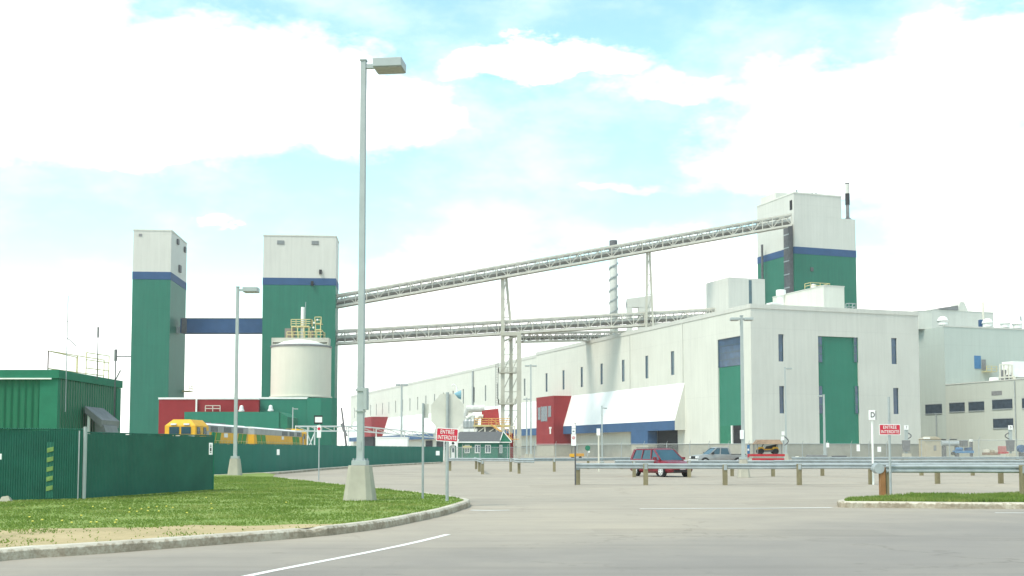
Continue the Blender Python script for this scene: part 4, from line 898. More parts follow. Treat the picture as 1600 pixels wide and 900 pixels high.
for i in range(5): f_ = i / 4; x_ = sx0 + (sx1 - sx0) * f_; z_ = sz0 + (sz1 - sz0) * f_; mb.beam((x_, -2.7, z_), (x_, -2.7, z_ + 1.05), .08)
for yy in (-4.0, -3.0): mb.beam((sx1, yy, sz1), (21 * k2, yy, zat(699, MY)), .12, .35); mb.beam((sx1, yy, sz1 + 1), (21 * k2, yy, zat(699, MY) + 1), .09)
mb.box(sx1 - .2, sx1 + 1.4, -4.1, -1.6, sz1 - .12, sz1); mb.build('stairs', mat('orange_rail', (.66, .36, .10)), mc)
box('base_box', red_wall, mc, 16 * k2, 36 * k2, .4, 3, 0, zat(677, MY)); MB().box(-20 * k2, 8 * k2, -.6, 2, zat(675, MY), zp - .4).build('screw_housing', midgrey, mc)
q = P(737, 650, MY); pp = thing('pipework', 'bundle of thick pale ducts and drums left of the red hopper', 'pipes', (q.x, MY + .5, 0))
zz0, zz1 = zat(670, MY), zat(639, MY)
mb = MB(); mb.tube([Vector((-12 * k2, 0, zz0)), Vector((-12 * k2, 0, zz1 - 1)), Vector((-9 * k2, 0, zz1)), Vector((20 * k2, 0, zz1 + .1))], .65, 12); mb.build('main_duct', truss_b, pp)
MB().tube([Vector((-8 * k2, -.8, zz0)), Vector((-8 * k2, -.8, zz1 - 1.8)), Vector((2 * k2, -.8, zz1 - 1.2)), Vector((2 * k2, -.8, zz0))], .42, 10).build('side_duct', white_side, pp)
MB().tube([Vector((7 * k2, -.6, zz0)), Vector((7 * k2, -.6, zz1 - 2)), Vector((12 * k2, -.6, zz1 - 1.3)), Vector((18 * k2, -.6, zz1 - 1.4))], .35, 10).build('side_duct', cream, pp)
for x_ in (-8, -2, 3): MB().lathe([(.5, zz0), (.62, zz0 + .3), (.62, zz0 + 1.4), (.4, zz0 + 1.7)], (x_ * k2, -1.2, 0), 12).build('valve_drum', steel, pp)
MB().box(-13 * k2, -4 * k2, -1.8, 1, 0, zz0 - .05).box(-3 * k2, 8 * k2, -1.8, 1, 0, zz0 - .05).build('white_cabinet', pure_white, pp)
# wall lamp hooks
q = P(711, 600, 210)
t = thing('horn_lamp', 'white hooked wall lamp with blue cone by the stop sign back', 'lamp', P(713, 612, 180)); t.location = P(713, 612, 180); 
MB().tube([Vector((.1, 0, -12)), Vector((.1, 0, .4)), Vector((-.05, 0, .9)), Vector((-.45, 0, 1.2)), Vector((-.75, 0, .9))], .09, 8).build('bracket', pure_white, t)
MB().cyl((-.6, 0, -.5), (.75, 0, -.5), .1, .75, 12).build('cone', mat('blue_grey_cone', (.16, .33, .40)), t)

# pipe bridge
pb = thing('pipe_bridge', 'white steel pipe bridge running low behind the green fence', 'pipe bridge', (0, 0, 0))
A1, A2, A3 = P(462, 666, 122), P(560, 666, 130), P(705, 680, 182); D1, D2, D3 = P(462, 673.5, 122), P(560, 673.5, 130), P(705, 686, 182)
mb = MB()
for a, b in ((A1, A2), (A2, A3)): mb.beam(a, b, .14, .14); mb.beam(a + Vector((0, 1.6, 0)), b + Vector((0, 1.6, 0)), .14)
for a, b in ((D1, D2), (D2, D3)): mb.beam(a, b, .14, .14)
mb.build('pipe', pure_white, pb); mb = MB()
for (a, b, c, d, n) in ((A1, A2, D1, D2, 5), (A2, A3, D2, D3, 8)):
    for i in range(n + 1): mb.beam(a.lerp(b, i / n), c.lerp(d, i / n), .09)
    for i in range(n): mb.beam(a.lerp(b, i / n), c.lerp(d, (i + 1) / n), .07)
mb.build('lattice', cream, pb)
for px in (481, 492, 545, 588, 632, 694):
    t_ = 0; q = on(A1, A2, px) if px < 560 else on(A2, A3, px); MB().beam((q.x, q.y, 0), q, .13).build('post', pure_white, pb)
mb = MB(); a, b = on(A1, A2, 479), on(A1, A2, 493); mb.beam((a.x, a.y, 1.2), (b.x, b.y, a.z - .5), .08); mb.beam((a.x, a.y, a.z - .5), (b.x, b.y, 1.2), .08); mb.build('brace', pure_white, pb)
# white trailer under the bridge
q0 = xat(587, 150); tw_ = thing('white_container', 'plain white container just above the green fence under the pipe bridge', 'container', (q0, 168, 0))
s_ = 168 / F_PX; x0_ = xat(587, 168); tw_.location.x = x0_; box('body', pure_white, tw_, 0, 50 * s_, 0, 2.5, .6, zat(684, 168)); box('roof', canopy_white, tw_, -.05, 50 * s_ + .05, -.05, 2.55, zat(684, 168) + .01, zat(684, 168) + .12)
for x_ in (1.2, 3.9): MB().cyl((x_, -.05, .45), (x_, .25, .45), .45, n=16).build('wheel', black, tw_)

# ================================================================ VEHICLES
def rim_wheel(par, x, y, r, wd, side, sp_n=6, rimm=chrome):
    w_ = MB().cyl((x, y - wd / 2, r), (x, y + wd / 2, r), r, n=24).build('wheel', black, par)
    yo = y + side * (wd / 2 + .004); mb = MB(); mb.cyl((x, yo - .01, r), (x, yo + .01, r), r * .66, n=20); mb.build('rim_bed', midgrey, w_)
    yo += side * .015; mb = MB()
    for i in range(sp_n): a = 2 * math.pi * i / sp_n; mb.beam((x, yo, r), (x + math.cos(a) * r * .64, yo, r + math.sin(a) * r * .64), r * .2, .03, up=(0, 1, 0))
    for i in range(20): a, b = 2 * math.pi * i / 20, 2 * math.pi * (i + 1) / 20; mb.beam((x + math.cos(a) * r * .66, yo, r + math.sin(a) * r * .66), (x + math.cos(b) * r * .66, yo, r + math.sin(b) * r * .66), .03, .03, up=(0, 1, 0))
    mb.cyl((x, yo - .02, r), (x, yo + .02, r), r * .16, n=10); mb.build('rim', rimm, w_); return w_
def loft(stations):   # (x, half width, z bottom, z shoulder, z top, half width top)
    mb = MB(); rings = []
    for x, hw, z0, zs, zt_, ht in stations:
        half = [(hw * .86, z0), (hw, z0 + .12), (hw * 1.0, (z0 + zs) / 2), (hw * .985, zs), (ht, zt_)]
        ring = [(x, y, z) for y, z in half] + [(x, 0, zt_ + .02)] + [(x, -y, z) for y, z in reversed(half)]
        rings.append(ring)
    for a, b in zip(rings[:-1], rings[1:]):
        n = len(a)
        for i in range(n): j = (i + 1) % n; mb.face(a[i], b[i], b[j], a[j])
    mb.face(*rings[0]); mb.face(*reversed(rings[-1])); return mb
def merge(o, d=.0005):
    bm = bmesh.new(); bm.from_mesh(o.data); bmesh.ops.remove_doubles(bm, verts=bm.verts, dist=d); bmesh.ops.recalc_face_normals(bm, faces=bm.faces); bm.to_mesh(o.data); bm.free()
    for p in o.data.polygons: p.use_smooth = True
    o.data.set_sharp_from_angle(angle=R(35)); return o
# minivan, x forward
q = G(1033, 745.5); van_c = Vector((xat(1033, 69.7), 69.9, 0)); hd = math.atan2(-.90, .43)
V = thing('parked_minivan', 'dark red minivan with alloy wheels standing behind the guardrail', 'car', van_c, hd)
W2 = .90
st_ = [(-2.30, .78, .42, .75, .98, .70), (-2.22, .86, .30, .8, 1.04, .80), (-1.6, W2, .24, .85, 1.06, .84), (-.4, W2, .22, .85, 1.05, .84), (.75, W2, .22, .82, 1.03, .83), (1.1, W2, .22, .78, 1.0, .78), (1.7, .89, .24, .7, .90, .70), (2.1, .84, .27, .62, .78, .6), (2.3, .70, .33, .52, .62, .5)]
merge(loft(st_).build('body', car_red, V))
gh = [(-2.16, -1.98), (1.18, .35)]
b_ = [(-2.17, -.80, 1.03), (1.22, -.79, .99), (1.22, .79, .99), (-2.17, .80, 1.03)]; t_ = [(-1.9, -.66, 1.60), (.32, -.64, 1.62), (.32, .64, 1.62), (-1.9, .66, 1.60)]
cab = MB().hexa(b_, t_).build('glasshouse', glass, V)
MB().hexa([(-1.98, -.69, 1.585), (.36, -.67, 1.60), (.36, .67, 1.60), (-1.98, .69, 1.585)], [(-1.85, -.60, 1.68), (.15, -.58, 1.69), (.15, .58, 1.69), (-1.85, .60, 1.68)]).build('roof', car_red, V, bevel=.03)
mb = MB()
for s in (1, -1):
    for (xb, xt, wd_) in ((-2.13, -1.88, .22), (-.95, -.90, .09), (.12, .0, .10), (1.18, .30, .09)):
        zb_ = 1.01; mb.beam((xb, s * .805, zb_), (xt, s * .675, 1.61), wd_, .05, up=(0, s, .2))
mb.build('pillar', car_red, V)
for s in (1, -1):
    MB().beam((-1.8, s * .62, 1.73), (.0, s * .60, 1.73), .05, .04).build('roof_rail', dkgrey, V)
    m_ = MB().box(.80, .96, min(s * .9, s * 1.12), max(s * .9, s * 1.12), 1.02, 1.18).build('mirror', car_red, V, bevel=.03)
    for xw in (1.42, -1.45):
        rim_wheel(V, xw, s * (W2 - .07), .335, .22, s); 
    for xw in (1.42, -1.45):
        mb = MB(); n_ = 14
        pts = [(xw + math.cos(math.pi * i / n_) * .40, s * (W2 + .004), .335 + math.sin(math.pi * i / n_) * .40) for i in range(n_ + 1)]
        mb.face(*pts); mb.build('wheel_arch', dark, V, fix=False)
    hl = MB().hexa([(2.14, s * .42, .60), (2.02, s * .80, .62), (1.8, s * .80, .64), (1.9, s * .42, .62)], [(2.10, s * .44, .76), (1.98, s * .78, .78), (1.7, s * .78, .80), (1.8, s * .44, .8)]).build('headlight', lamp_glass, V)
    MB().beam((-1.1, s * (W2 + .012), .62), (1.0, s * (W2 + .012), .62), .03, .05).build('side_trim', dkgrey, V)
    MB().box(.05, .2, min(s * .9, s * .93), max(s * .9, s * .93), .87, .91).build('door_handle', dkgrey, V)
MB().box(2.17, 2.27, -.36, .36, .54, .66).build('grille', black, V); MB().box(2.2, 2.33, -.62, .62, .30, .42).build('air_intake', black, V)
MB().box(2.30, 2.34, -.18, .18, .44, .56).build('licence_plate', mat('plate_pale', (.55, .45, .45)), V)
MB().box(-2.33, -2.22, -.62, .62, .62, .8).build('rear_panel', car_red, V)
# pickup, x forward = to the left
pk = thing('pickup_truck', 'grey pickup truck facing left near the hall with the front in sunlight', 'truck', (xat(1124, 115), 116, 0), math.atan2(-.28, -.96))
st_ = [(-2.85, .88, .62, .95, 1.12, .86), (-1.0, .92, .5, .9, 1.13, .86), (-.9, .92, .45, .9, 1.15, .86), (1.1, .92, .45, .9, 1.18, .84), (1.4, .92, .45, .9, 1.15, .80), (2.3, .90, .48, .85, 1.08, .74), (2.62, .84, .52, .8, 1.0, .7), (2.7, .80, .55, .75, .9, .66)]
merge(loft(st_).build('body', car_grey, pk))
MB().hexa([(-1.0, -.80, 1.14), (1.35, -.80, 1.16), (1.35, .80, 1.16), (-1.0, .80, 1.14)], [(-.8, -.66, 1.78), (.5, -.66, 1.80), (.5, .66, 1.80), (-.8, .66, 1.78)]).build('glasshouse', glass, pk)
MB().hexa([(-.88, -.70, 1.76), (.6, -.70, 1.78), (.6, .70, 1.78), (-.88, .70, 1.76)], [(-.75, -.6, 1.87), (.35, -.6, 1.88), (.35, .6, 1.88), (-.75, .6, 1.87)]).build('roof', car_grey, pk, bevel=.03)
mb = MB()
for s in (1, -1):
    for (xb, xt, wd_) in ((-.97, -.79, .16), (.18, .05, .10), (1.3, .5, .10)): mb.beam((xb, s * .81, 1.15), (xt, s * .67, 1.80), wd_, .05, up=(0, s, .2))
mb.build('pillar', car_grey, pk); MB().box(-2.75, -1.05, -.72, .72, 1.0, 1.19).build('cargo_bed', dark, pk)
for s in (1, -1):
    for xw in (1.85, -1.75):
        rim_wheel(pk, xw, s * .82, .39, .25, s, 5)
        pts = [(xw + math.cos(math.pi * i / 14) * .48, s * .926, .39 + math.sin(math.pi * i / 14) * .48) for i in range(15)]; MB().face(*pts).build('wheel_arch', dark, pk, fix=False)
    MB().box(2.5, 2.74, min(s * .5, s * .84), max(s * .5, s * .84), .78, .98).build('headlight', lamp_glass, pk)
    MB().box(.95, 1.1, min(s * .93, s * 1.12), max(s * .93, s * 1.12), 1.15, 1.38).build('mirror', black, pk)
MB().box(2.68, 2.76, -.46, .46, .74, .98).build('grille', black, pk); MB().box(2.6, 2.84, -.88, .88, .46, .66).build('bumper', chrome, pk); MB().box(-2.95, -2.8, -.86, .86, .5, .64).build('bumper', chrome, pk)
# trailer with canopy and quad bike
TY_ = 112; ks = TY_ / F_PX; trl = thing('flatbed_trailer', 'low red flatbed trailer with a brown canopy roof', 'trailer', (xat(1197, TY_), TY_, 0))
zd0 = zat(711, TY_)
MB().box(-27 * ks, 25 * ks, -.9, .9, zd0 - .12, zd0 + .1).build('deck', red_paint, trl); MB().box(-26 * ks, 24 * ks, -.92, -.86, zd0 - .5, zd0 - .3).build('side_rail', red_paint, trl)
MB().hexa([(-19 * ks, -1.0, zat(694, TY_)), (22 * ks, -1.0, zat(694, TY_)), (22 * ks, 1.0, zat(694, TY_)), (-19 * ks, 1.0, zat(694, TY_))], [(-15 * ks, -.5, zat(687, TY_)), (19 * ks, -.5, zat(687, TY_)), (19 * ks, .5, zat(687, TY_)), (-15 * ks, .5, zat(687, TY_))]).build('canopy_roof', brownm, trl)
for x_ in (-17, 20):
    for y_ in (-.85, .85): MB().beam((x_ * ks, y_, zd0), (x_ * ks, y_, zat(694, TY_)), .07).build('canopy_post', midgrey, trl)
for x_ in (-3, 8):
    for y_ in (-.95, .95): MB().cyl((x_ * ks, y_ - .1, .32), (x_ * ks, y_ + .1, .32), .32, n=18).build('wheel', black, trl)
MB().beam((-27 * ks, 0, zd0 - .1), (-38 * ks, 0, .55), .1).build('drawbar', red_paint, trl)
qb = thing('quad_bike', 'yellow and black quad bike carried on the red trailer', 'quad bike', (xat(1198, TY_), TY_, zd0 + .1))
mb = MB()
for x0_, x1_ in ((-1.0, -.35), (.35, 1.05)): mb.hexa([(x0_, -.45, .45), (x1_, -.45, .45), (x1_, .45, .45), (x0_, .45, .45)], [(x0_ + .15, -.4, .68), (x1_ - .12, -.4, .68), (x1_ - .12, .4, .68), (x0_ + .15, .4, .68)])
mb.box(-.4, .4, -.2, .2, .38, .5); mb.build('fender', yellow, qb)
MB().hexa([(-.2, -.16, .5), (.8, -.16, .5), (.8, .16, .5), (-.2, .16, .5)], [(-.1, -.14, .74), (.9, -.14, .95), (.9, .14, .95), (-.1, .14, .74)]).build('seat', black, qb)
mb = MB(); mb.beam((-.55, 0, .6), (-.35, 0, 1.0), .08); mb.beam((-.35, -.4, 1.0), (-.35, .4, 1.0), .06); mb.build('handlebar', black, qb)
MB().box(-.6, .7, -.15, .15, .2, .42).build('engine', midgrey, qb)
for x_ in (-.7, .72):
    for y_ in (-.48, .48): MB().cyl((x_, y_ - .11, .27), (x_, y_ + .11, .27), .27, n=16).build('wheel', black, qb)
# locomotives
def loco(label, A, Bp, cab_at_far):
    A, Bp = Vector(A), Vector(Bp); d = Bp - A; Ln = d.length; ang = math.atan2(d.y, d.x)
    o = thing('diesel_locomotive', label, 'locomotive', A, ang, 'yellow locomotives behind the fence')   # local x along the track, -y towards the viewer's right
    s0 = (lambda x: Ln - x) if cab_at_far else (lambda x: x)
    def bx(n, m, x0, x1, y0, y1, z0, z1, par=o, **k): a, b = sorted((s0(x0), s0(x1))); return box(n, m, par, a, b, y0, y1, z0, z1, **k)
    bx('frame', loco_grey, 0, Ln - .3, -1.45, 1.45, 1.15, 1.55)
    for xb in (3.2, Ln - 3.6):
        bg_ = bx('bogie', dkgrey, xb - 1.7, xb + 1.7, -1.2, 1.2, .35, 1.1)
        for xx in (-1.1, 1.1):
            for yy in (-.9, .75): MB().cyl((s0(xb + xx), yy, .5), (s0(xb + xx), yy + .15, .5), .5, n=18).build('wheel', black, bg_)
    HZ_ = 4.0
    # cab with raked roof
    c = MB(); xs = sorted((s0(.5), s0(4.6)))
    c.hexa([(xs[0], -1.4, 1.56), (xs[1], -1.4, 1.56), (xs[1], 1.4, 1.56), (xs[0], 1.4, 1.56)], [(xs[0], -1.4, 3.8), (xs[1], -1.4, 3.8), (xs[1], 1.4, 3.8), (xs[0], 1.4, 3.8)]); cb = c.build('cab', yellow, o)
    e0, e1 = (s0(.5), s0(4.6)); f0 = s0(.95)
    MB().hexa([(e0, -1.4, 3.81), (e1, -1.4, 3.81), (e1, 1.4, 3.81), (e0, 1.4, 3.81)], [(f0, -.8, 4.38), (e1, -.8, 4.4), (e1, .8, 4.4), (f0, .8, 4.38)]).build('roof', yellow, cb)
    for yy in (-1.05, -.1, .2, .95):
        pass
    for y0, y1 in ((-1.0, -.12), (.08, .98)): bx('windscreen', glass, .44, .5, y0, y1, 3.05, 3.7, cb)
    for y0, y1 in ((-.85, -.35), (.35, .85)): bx('marker_light', lamp_glass, .40, .62, y0, y1, 3.86, 4.02, cb)
    for x0, x1 in ((1.0, 1.8), (2.9, 3.7)): bx('side_window', glass, x0, x1, -1.46, -1.405, 3.05, 3.7, cb); bx('side_window', glass, x0, x1, 1.405, 1.46, 3.05, 3.7, cb)
    bx('nose_band', pure_white, .42, .52, -1.38, 1.38, 2.72, 2.9, cb)
    bx('cab_door', mat('loco_door', (.6, .36, .06)), 2.0, 2.65, -1.47, -1.41, 1.6, 3.4, cb); bx('grey_panel', loco_grey, 3.9, 4.55, -1.46, -1.41, 2.0, 3.4, cb)
    hood = bx('hood', yellow, 4.61, Ln - .8, -1.3, 1.3, 1.56, 3.3, o); 
    bx('upper_hood', loco_grey, 4.61, Ln - .8, -1.3, 1.3, 3.31, 3.95, o); a, b = sorted((s0(4.61), s0(Ln - .8)))
    MB().hexa([(a, -1.3, 3.96), (b, -1.3, 3.96), (b, 1.3, 3.96), (a, 1.3, 3.96)], [(a, -.8, 4.15), (b, -.8, 4.15), (b, .8, 4.15), (a, .8, 4.15)]).build('hood_roof', pure_white, o)
    for x0, x1 in ((5.6, 7.8), (10, 12.5), (14, 17)):
        if x1 < Ln - 1: bx('louvre', grille, x0, x1, -1.35, -1.305, 3.36, 3.85, o)
    for x0 in ((5.0, Ln - 5.5) if not cab_at_far else (5.6, Ln - 7)):
        for k_ in (0, 2.3 if cab_at_far else 1.7):
            a, b = x0 + k_, x0 + k_ + (2.0 if cab_at_far else 1.45); MB().prism([(s0(a), -1.33, 1.6), (s0(b), -1.33, 1.6), (s0(b + .9), -1.33, 3.28), (s0(a + .9), -1.33, 3.28)], (0, .024, 0)).build('green_stripe', loco_green, o)
    bx('number_board', pure_white, Ln * .5, Ln * .5 + 1.2, -1.36, -1.31, 2.85, 3.25, o)
    mb = MB()
    for i in range(int(Ln) - 6): a = s0(5 + i); mb.beam((a, -1.42, 1.55), (a, -1.42, 2.5), .04)
    mb.beam((s0(5), -1.42, 2.5), (s0(Ln - 1.5), -1.42, 2.5), .04); mb.build('handrail', yellow_rail, o)
    for x_ in (8, 13): 
        if x_ < Ln - 2: MB().lathe([(.55, 4.1), (.6, 4.25), (.5, 4.3)], (s0(x_), 0, 0), 14).build('roof_fan', dkgrey, o)
    return o
LA, LM, LE = Vector((xat(279, 104.5), 104.5, 0)), Vector((xat(373, 124.5), 124.5, 0)), Vector((xat(467, 158), 158, 0))
loco('yellow diesel locomotive with its cab windscreens facing the road', LA, LM, False)
LM2 = LM.lerp(LE, .03)
loco('yellow diesel locomotive whose cab is at the far right end', LM2, LE, True)
rl = MB(); d = (LE - LA).normalized(); n_ = Vector((d.y, -d.x, 0))
for s in (-.75, .75): rl.beam(LA - d * 30 + n_ * s + Vector((0, 0, .08)), LE + d * 40 + n_ * s + Vector((0, 0, .08)), .08, .16)
tag(rl.build('railway_track', midgrey), kind='structure')

# ================================================================ FENCES
def slat_fence(label, pts, h, m, z0, post_m=steel, step=3., group='green screened fences'):
    o = thing('screen_fence', label, 'fence', (pts[0].x, pts[0].y, z0), 0, group); base = Vector((pts[0].x, pts[0].y, 0))
    for a, b in zip(pts[:-1], pts[1:]):
        a, b = Vector((a.x, a.y, 0)) - base, Vector((b.x, b.y, 0)) - base
        mb = MB(); d = (b - a); n = max(4, int(d.length / .25)); nv = Vector((d.y, -d.x, 0)).normalized()
        rr = random.Random(1)
        offs = [nv * (.012 * math.sin(i * .7) + .02 * math.sin(i * .23 + 1)) * min(1, i / 6, (n - i) / 6) for i in range(n + 1)]
        for i in range(n):
            p, q = a + d * (i / n) + offs[i], a + d * ((i + 1) / n) + offs[i + 1]; t_ = h + rr.uniform(-.02, .01)
            mb.face(p + nv * .02 + Vector((0, 0, .03)), q + nv * .02 + Vector((0, 0, .03)), q + nv * .02 + Vector((0, 0, t_)), p + nv * .02 + Vector((0, 0, t_)))
            mb.face(p - nv * .02 + Vector((0, 0, .03)), p - nv * .02 + Vector((0, 0, t_)), q - nv * .02 + Vector((0, 0, t_)), q - nv * .02 + Vector((0, 0, .03)))
        mb.build('screen_panel', m, o, fix=False)
        MB().cyl(a + Vector((0, 0, h + .02)), b + Vector((0, 0, h + .02)), .025, n=6).build('top_rail', m, o)
        k_ = max(1, round(d.length / step))
        for i in range(1, k_): p = a + d * (i / k_) - nv * .07; MB().cyl(p, p + Vector((0, 0, h + .05)), .035, n=8).build('post', m, o)
    return o, base
n0, n1_, n2_ = G(-260, 789, .16), G(132, 780, .16), G(332, 766, .16)
sf, bs = slat_fence('nearest dark green slatted fence panel at the left edge', [n0, n1_], 2.02, green_fence, .16)
sf2, bs2 = slat_fence('dark green slatted fence panel angled back from the grey corner post', [n1_, n2_], 1.93, green_fence, .16)
d0 = n1_ - bs2; MB().cyl((0, -.05, -.02), (0, -.05, 2.12), .055, n=12).build('corner_post', pole_m, sf2)
p_ = G(332, 766, .16) - bs2; MB().cyl((p_.x, p_.y, 0), (p_.x, p_.y, 2.08), .045, n=10).build('end_post', green_light, sf2)
MB().box(-.14, -.11, -.2, -.17, 0, 2.0).build('cable', steel, sf2)
def plate(name, label, px0, px1, py0, py1, Y, m=sign_white, dz=.02, group=None, marks=None):
    a, b = P(px0, py1, Y), P(px1, py0, Y); o = thing(name, label, 'sign', (a.x, a.y, a.z), 0, group)
    box('plate', m, o, 0, b.x - a.x, -dz, 0, 0, b.z - a.z, bevel=.004)
    if marks:
        mb = MB(); w_, h_ = b.x - a.x, b.z - a.z
        for (u0, u1, v0, v1) in marks: mb.box(u0 * w_, u1 * w_, -dz - .006, -dz - .003, v0 * h_, v1 * h_)
        mb.build('marking', sign_black, o)
    return o
mk = [(.3, .7, .15, .22), (.3, .7, .3, .6), (.3, .7, .68, .75), (.3, .7, .8, .85)]
plate('notice_plate', 'white upright notice plate at the end of the near slatted fence', 326.5, 332.5, 692, 710.5, 39.3, marks=mk)
plate('notice_plate', 'small white notice plate at the left picture edge on the fence', -4, 3, 709, 718, 30.7)
ff = [G(333, 743, .1), G(430, 737.5, .1), G(520, 730, .1), G(600, 725.8, .1), G(692, 721.8, .1)]
sff, _ = slat_fence('long low green screened fence curving behind the lawn to the gatehouse', ff, 1.9, green_far, .05, step=3.2)
for px0, px1, py0, py1, Y, lb_ in ((432.5, 437, 702, 711, 77, 'small white plate on the far green fence near the second lamp'), (537, 540.5, 702, 709.5, 108, 'small white plate on the far green fence left of the big lamp pole'), (681, 687, 704.5, 711.5, 136, 'square white plate at the right end of the green fence')):
    pos = P(px0, 705, Y)
    plate('notice_plate', lb_, px0, px1, py0, py1, Y - 1.2 if Y < 80 else Y - 3)
# striped marker post standing against the near fence
mp_ = thing('striped_marker', 'faded yellow and green striped marker strip on the near fence', 'marker', G(79, 783, .16) + Vector((0, -.1, .0)))
mb = MB()
for i in range(5): z0_ = .28 + i * .27; mb.hexa([(-.09, -.02, z0_ ), (.09, -.02, z0_ + .05), (.09, .0, z0_ + .05), (-.09, .0, z0_)], [(-.09, -.02, z0_ + .13), (.09, -.02, z0_ + .17), (.09, 0, z0_ + .17), (-.09, 0, z0_ + .13)])
mb.build('stripe', mat('faded_yellow', (.16, .26, .07), var=.3, scale=12, fine=.4), mp_); MB().box(-.1, .1, .001, .02, .1, 1.66).build('backing', green_fence, mp_)
gb = thing('rubble_block', 'grey lump of broken concrete at the foot of the near fence', 'concrete', G(13, 783, .16) + Vector((0, -.15, 0)))
mb = MB(); mb.hexa([(-.16, -.1, 0), (.18, -.12, 0), (.16, .1, 0), (-.14, .1, 0)], [(-.1, -.06, .13), (.09, -.08, .16), (.1, .06, .11), (-.1, .07, .14)]); mb.build('block', concrete, gb)
# chain link along the works
def chain_fence(label, pts, h=2.6, step=4., name='chain_link_fence'):
    o = thing(name, label, 'fence', (pts[0].x, pts[0].y, 0), 0, 'chain link fences round the works'); base = pts[0].copy(); base.z = 0
    for a, b in zip(pts[:-1], pts[1:]):
        a, b = Vector((a.x, a.y, 0)) - base, Vector((b.x, b.y, 0)) - base; d = b - a
        MB().face(a, b, b + Vector((0, 0, h)), a + Vector((0, 0, h))).build('mesh', chain_m, o, fix=False)
        MB().cyl(a + Vector((0, 0, h)), b + Vector((0, 0, h)), .04, n=6).build('top_rail', steel, o)
        k_ = max(1, round(d.length / step))
        for i in range(k_ + (b == Vector((pts[-1].x, pts[-1].y, 0)) - base)):
            p = a + d * (i / k_); mb = MB(); mb.cyl(p, p + Vector((0, 0, h + .1)), .06, n=6); mb.beam(p + Vector((0, 0, h + .05)), p + Vector((.12, -.25, h + .5)), .05); mb.build('post', steel, o)
    return o
chain_fence('chain link fence in front of the hall canopy and red bay', [G(835, 717.3), G(1078, 718), G(1170, 718.6)])
chain_fence('chain link fence along the plinth of the hall short front', [G(1215, 718.5), G(1330, 718.2), G(1440, 717.8)])
chain_fence('chain link fence before the equipment yard on the right', [G(1440, 719.8), G(1530, 720.5), G(1680, 721)], 3.0)
chain_fence('chain link fence in front of the gatehouse', [G(695, 719), G(750, 719.5), G(835, 719)], 2.0)

# ================================================================ GUARDRAILS
def guardrail(label, pts, posts, h=.95, m=rail_m, z0=0., railh=.25, pw=.20, gap=.0, endcap=True, pm=wood):
    base = pts[0].copy(); o = thing('guardrail', label, 'guardrail', (base.x, base.y, z0), 0, 'guardrails of the parking lot')
    loc = [Vector((p.x, p.y, 0)) - Vector((base.x, base.y, 0)) for p in pts]
    prof = [(.0, .0), (.055, .045), (.055, .10), (.0, .14), (.0, .18), (.055, .22), (.055, .275), (.0, .32)]
    mb = MB()
    for a, b in zip(loc[:-1], loc[1:]):
        d = b - a; nv = Vector((d.y, -d.x, 0)).normalized() if d.x >= 0 else Vector((-d.y, d.x, 0)).normalized()
        n = max(1, int(d.length / 2)); rr = random.Random(6)
        wig = [rr.uniform(-.012, .012) for _ in range(n + 1)]
        for i in range(n):
            p, q = a + d * (i / n) + Vector((0, 0, wig[i])), a + d * ((i + 1) / n) + Vector((0, 0, wig[i + 1]))
            for (o1, h1), (o2, h2) in zip(prof[:-1], prof[1:]):
                k_ = railh / .32; zb_ = h - railh
                mb.face(p + nv * (.12 + o1) + Vector((0, 0, zb_ + h1 * k_)), q + nv * (.12 + o1) + Vector((0, 0, zb_ + h1 * k_)), q + nv * (.12 + o2) + Vector((0, 0, zb_ + h2 * k_)), p + nv * (.12 + o2) + Vector((0, 0, zb_ + h2 * k_)))
        mb.beam(a + Vector((0, .04, h - .05)) + nv * .1, b + Vector((0, .04, h - .05)) + nv * .1, .05, .05)
    mb.build('rail', m, o, fix=False)
    rr = random.Random(len(posts))
    for p in posts:
        q = Vector((p.x, p.y, 0)) - Vector((base.x, base.y, 0)); hh = h + rr.uniform(-.05, .0)
        ps = MB().box(q.x - pw / 2, q.x + pw / 2, q.y - pw / 2 + .0, q.y + pw / 2, -.05, hh).build('post', pm, o, bevel=.012)
        MB().box(q.x - pw * .35, q.x + pw * .35, q.y - pw / 2 - .035, q.y - pw / 2 - .003, hh - railh, hh - .02).build('block', m, ps)
    return o
ra = guardrail('nearest guardrail on the right verge with rusty end posts', [G(1383, 775, lz), G(1900, 775, lz)], [G(1600, 775.5, lz), G(1800, 776, lz)], .97, z0=lz)
bb = Vector((G(1383, 775, lz).x, G(1383, 775, lz).y, 0))
for px, m_ in ((1379, wood_rust), (1388, wood)):
    q = G(px, 775, lz); q = Vector((q.x, q.y + (.05 if px > 1380 else 0), 0)) - bb; MB().box(q.x - .08, q.x + .08, q.y - .1, q.y + .1, -.05, .9).build('end_post', m_, ra, bevel=.01)
MB().cyl((-.2, -.12, .86), (-.2, .2, .86), .16, n=14).build('rail_end', rail_m, ra)
B_ = [(903, 757.5), (1009, 758), (1133, 758), (1249, 758), (1361, 757), (1465, 756), (1564, 755.5), (1680, 755)]
guardrail('long middle guardrail in front of the red minivan', [G(898, 757.5), G(1361, 757.5), G(1700, 755)], [G(x, y) for x, y in B_], .98)
C_ = [(991, 745.5), (1077, 746), (1144, 744), (1208, 744.5), (1285, 743.5), (1360, 743), (1440, 743), (1520, 743)]
guardrail('second guardrail row just behind the red minivan line', [G(960, 745), G(1208, 744.5), G(1640, 743)], [G(x, y) for x, y in C_], .98)
D_ = [(703, 735.5), (798, 737), (866, 737), (919, 733), (971, 733)]
guardrail('far left guardrail in front of the gatehouse and red bay', [G(700, 735.5), G(811, 736.5), G(990, 733)], [G(x, y) for x, y in D_], .98)
guardrail('short guardrail running away beside the gatehouse', [G(755, 741), G(743.5, 732.5)], [G(754, 741), G(749, 737), G(744, 733)], .98)
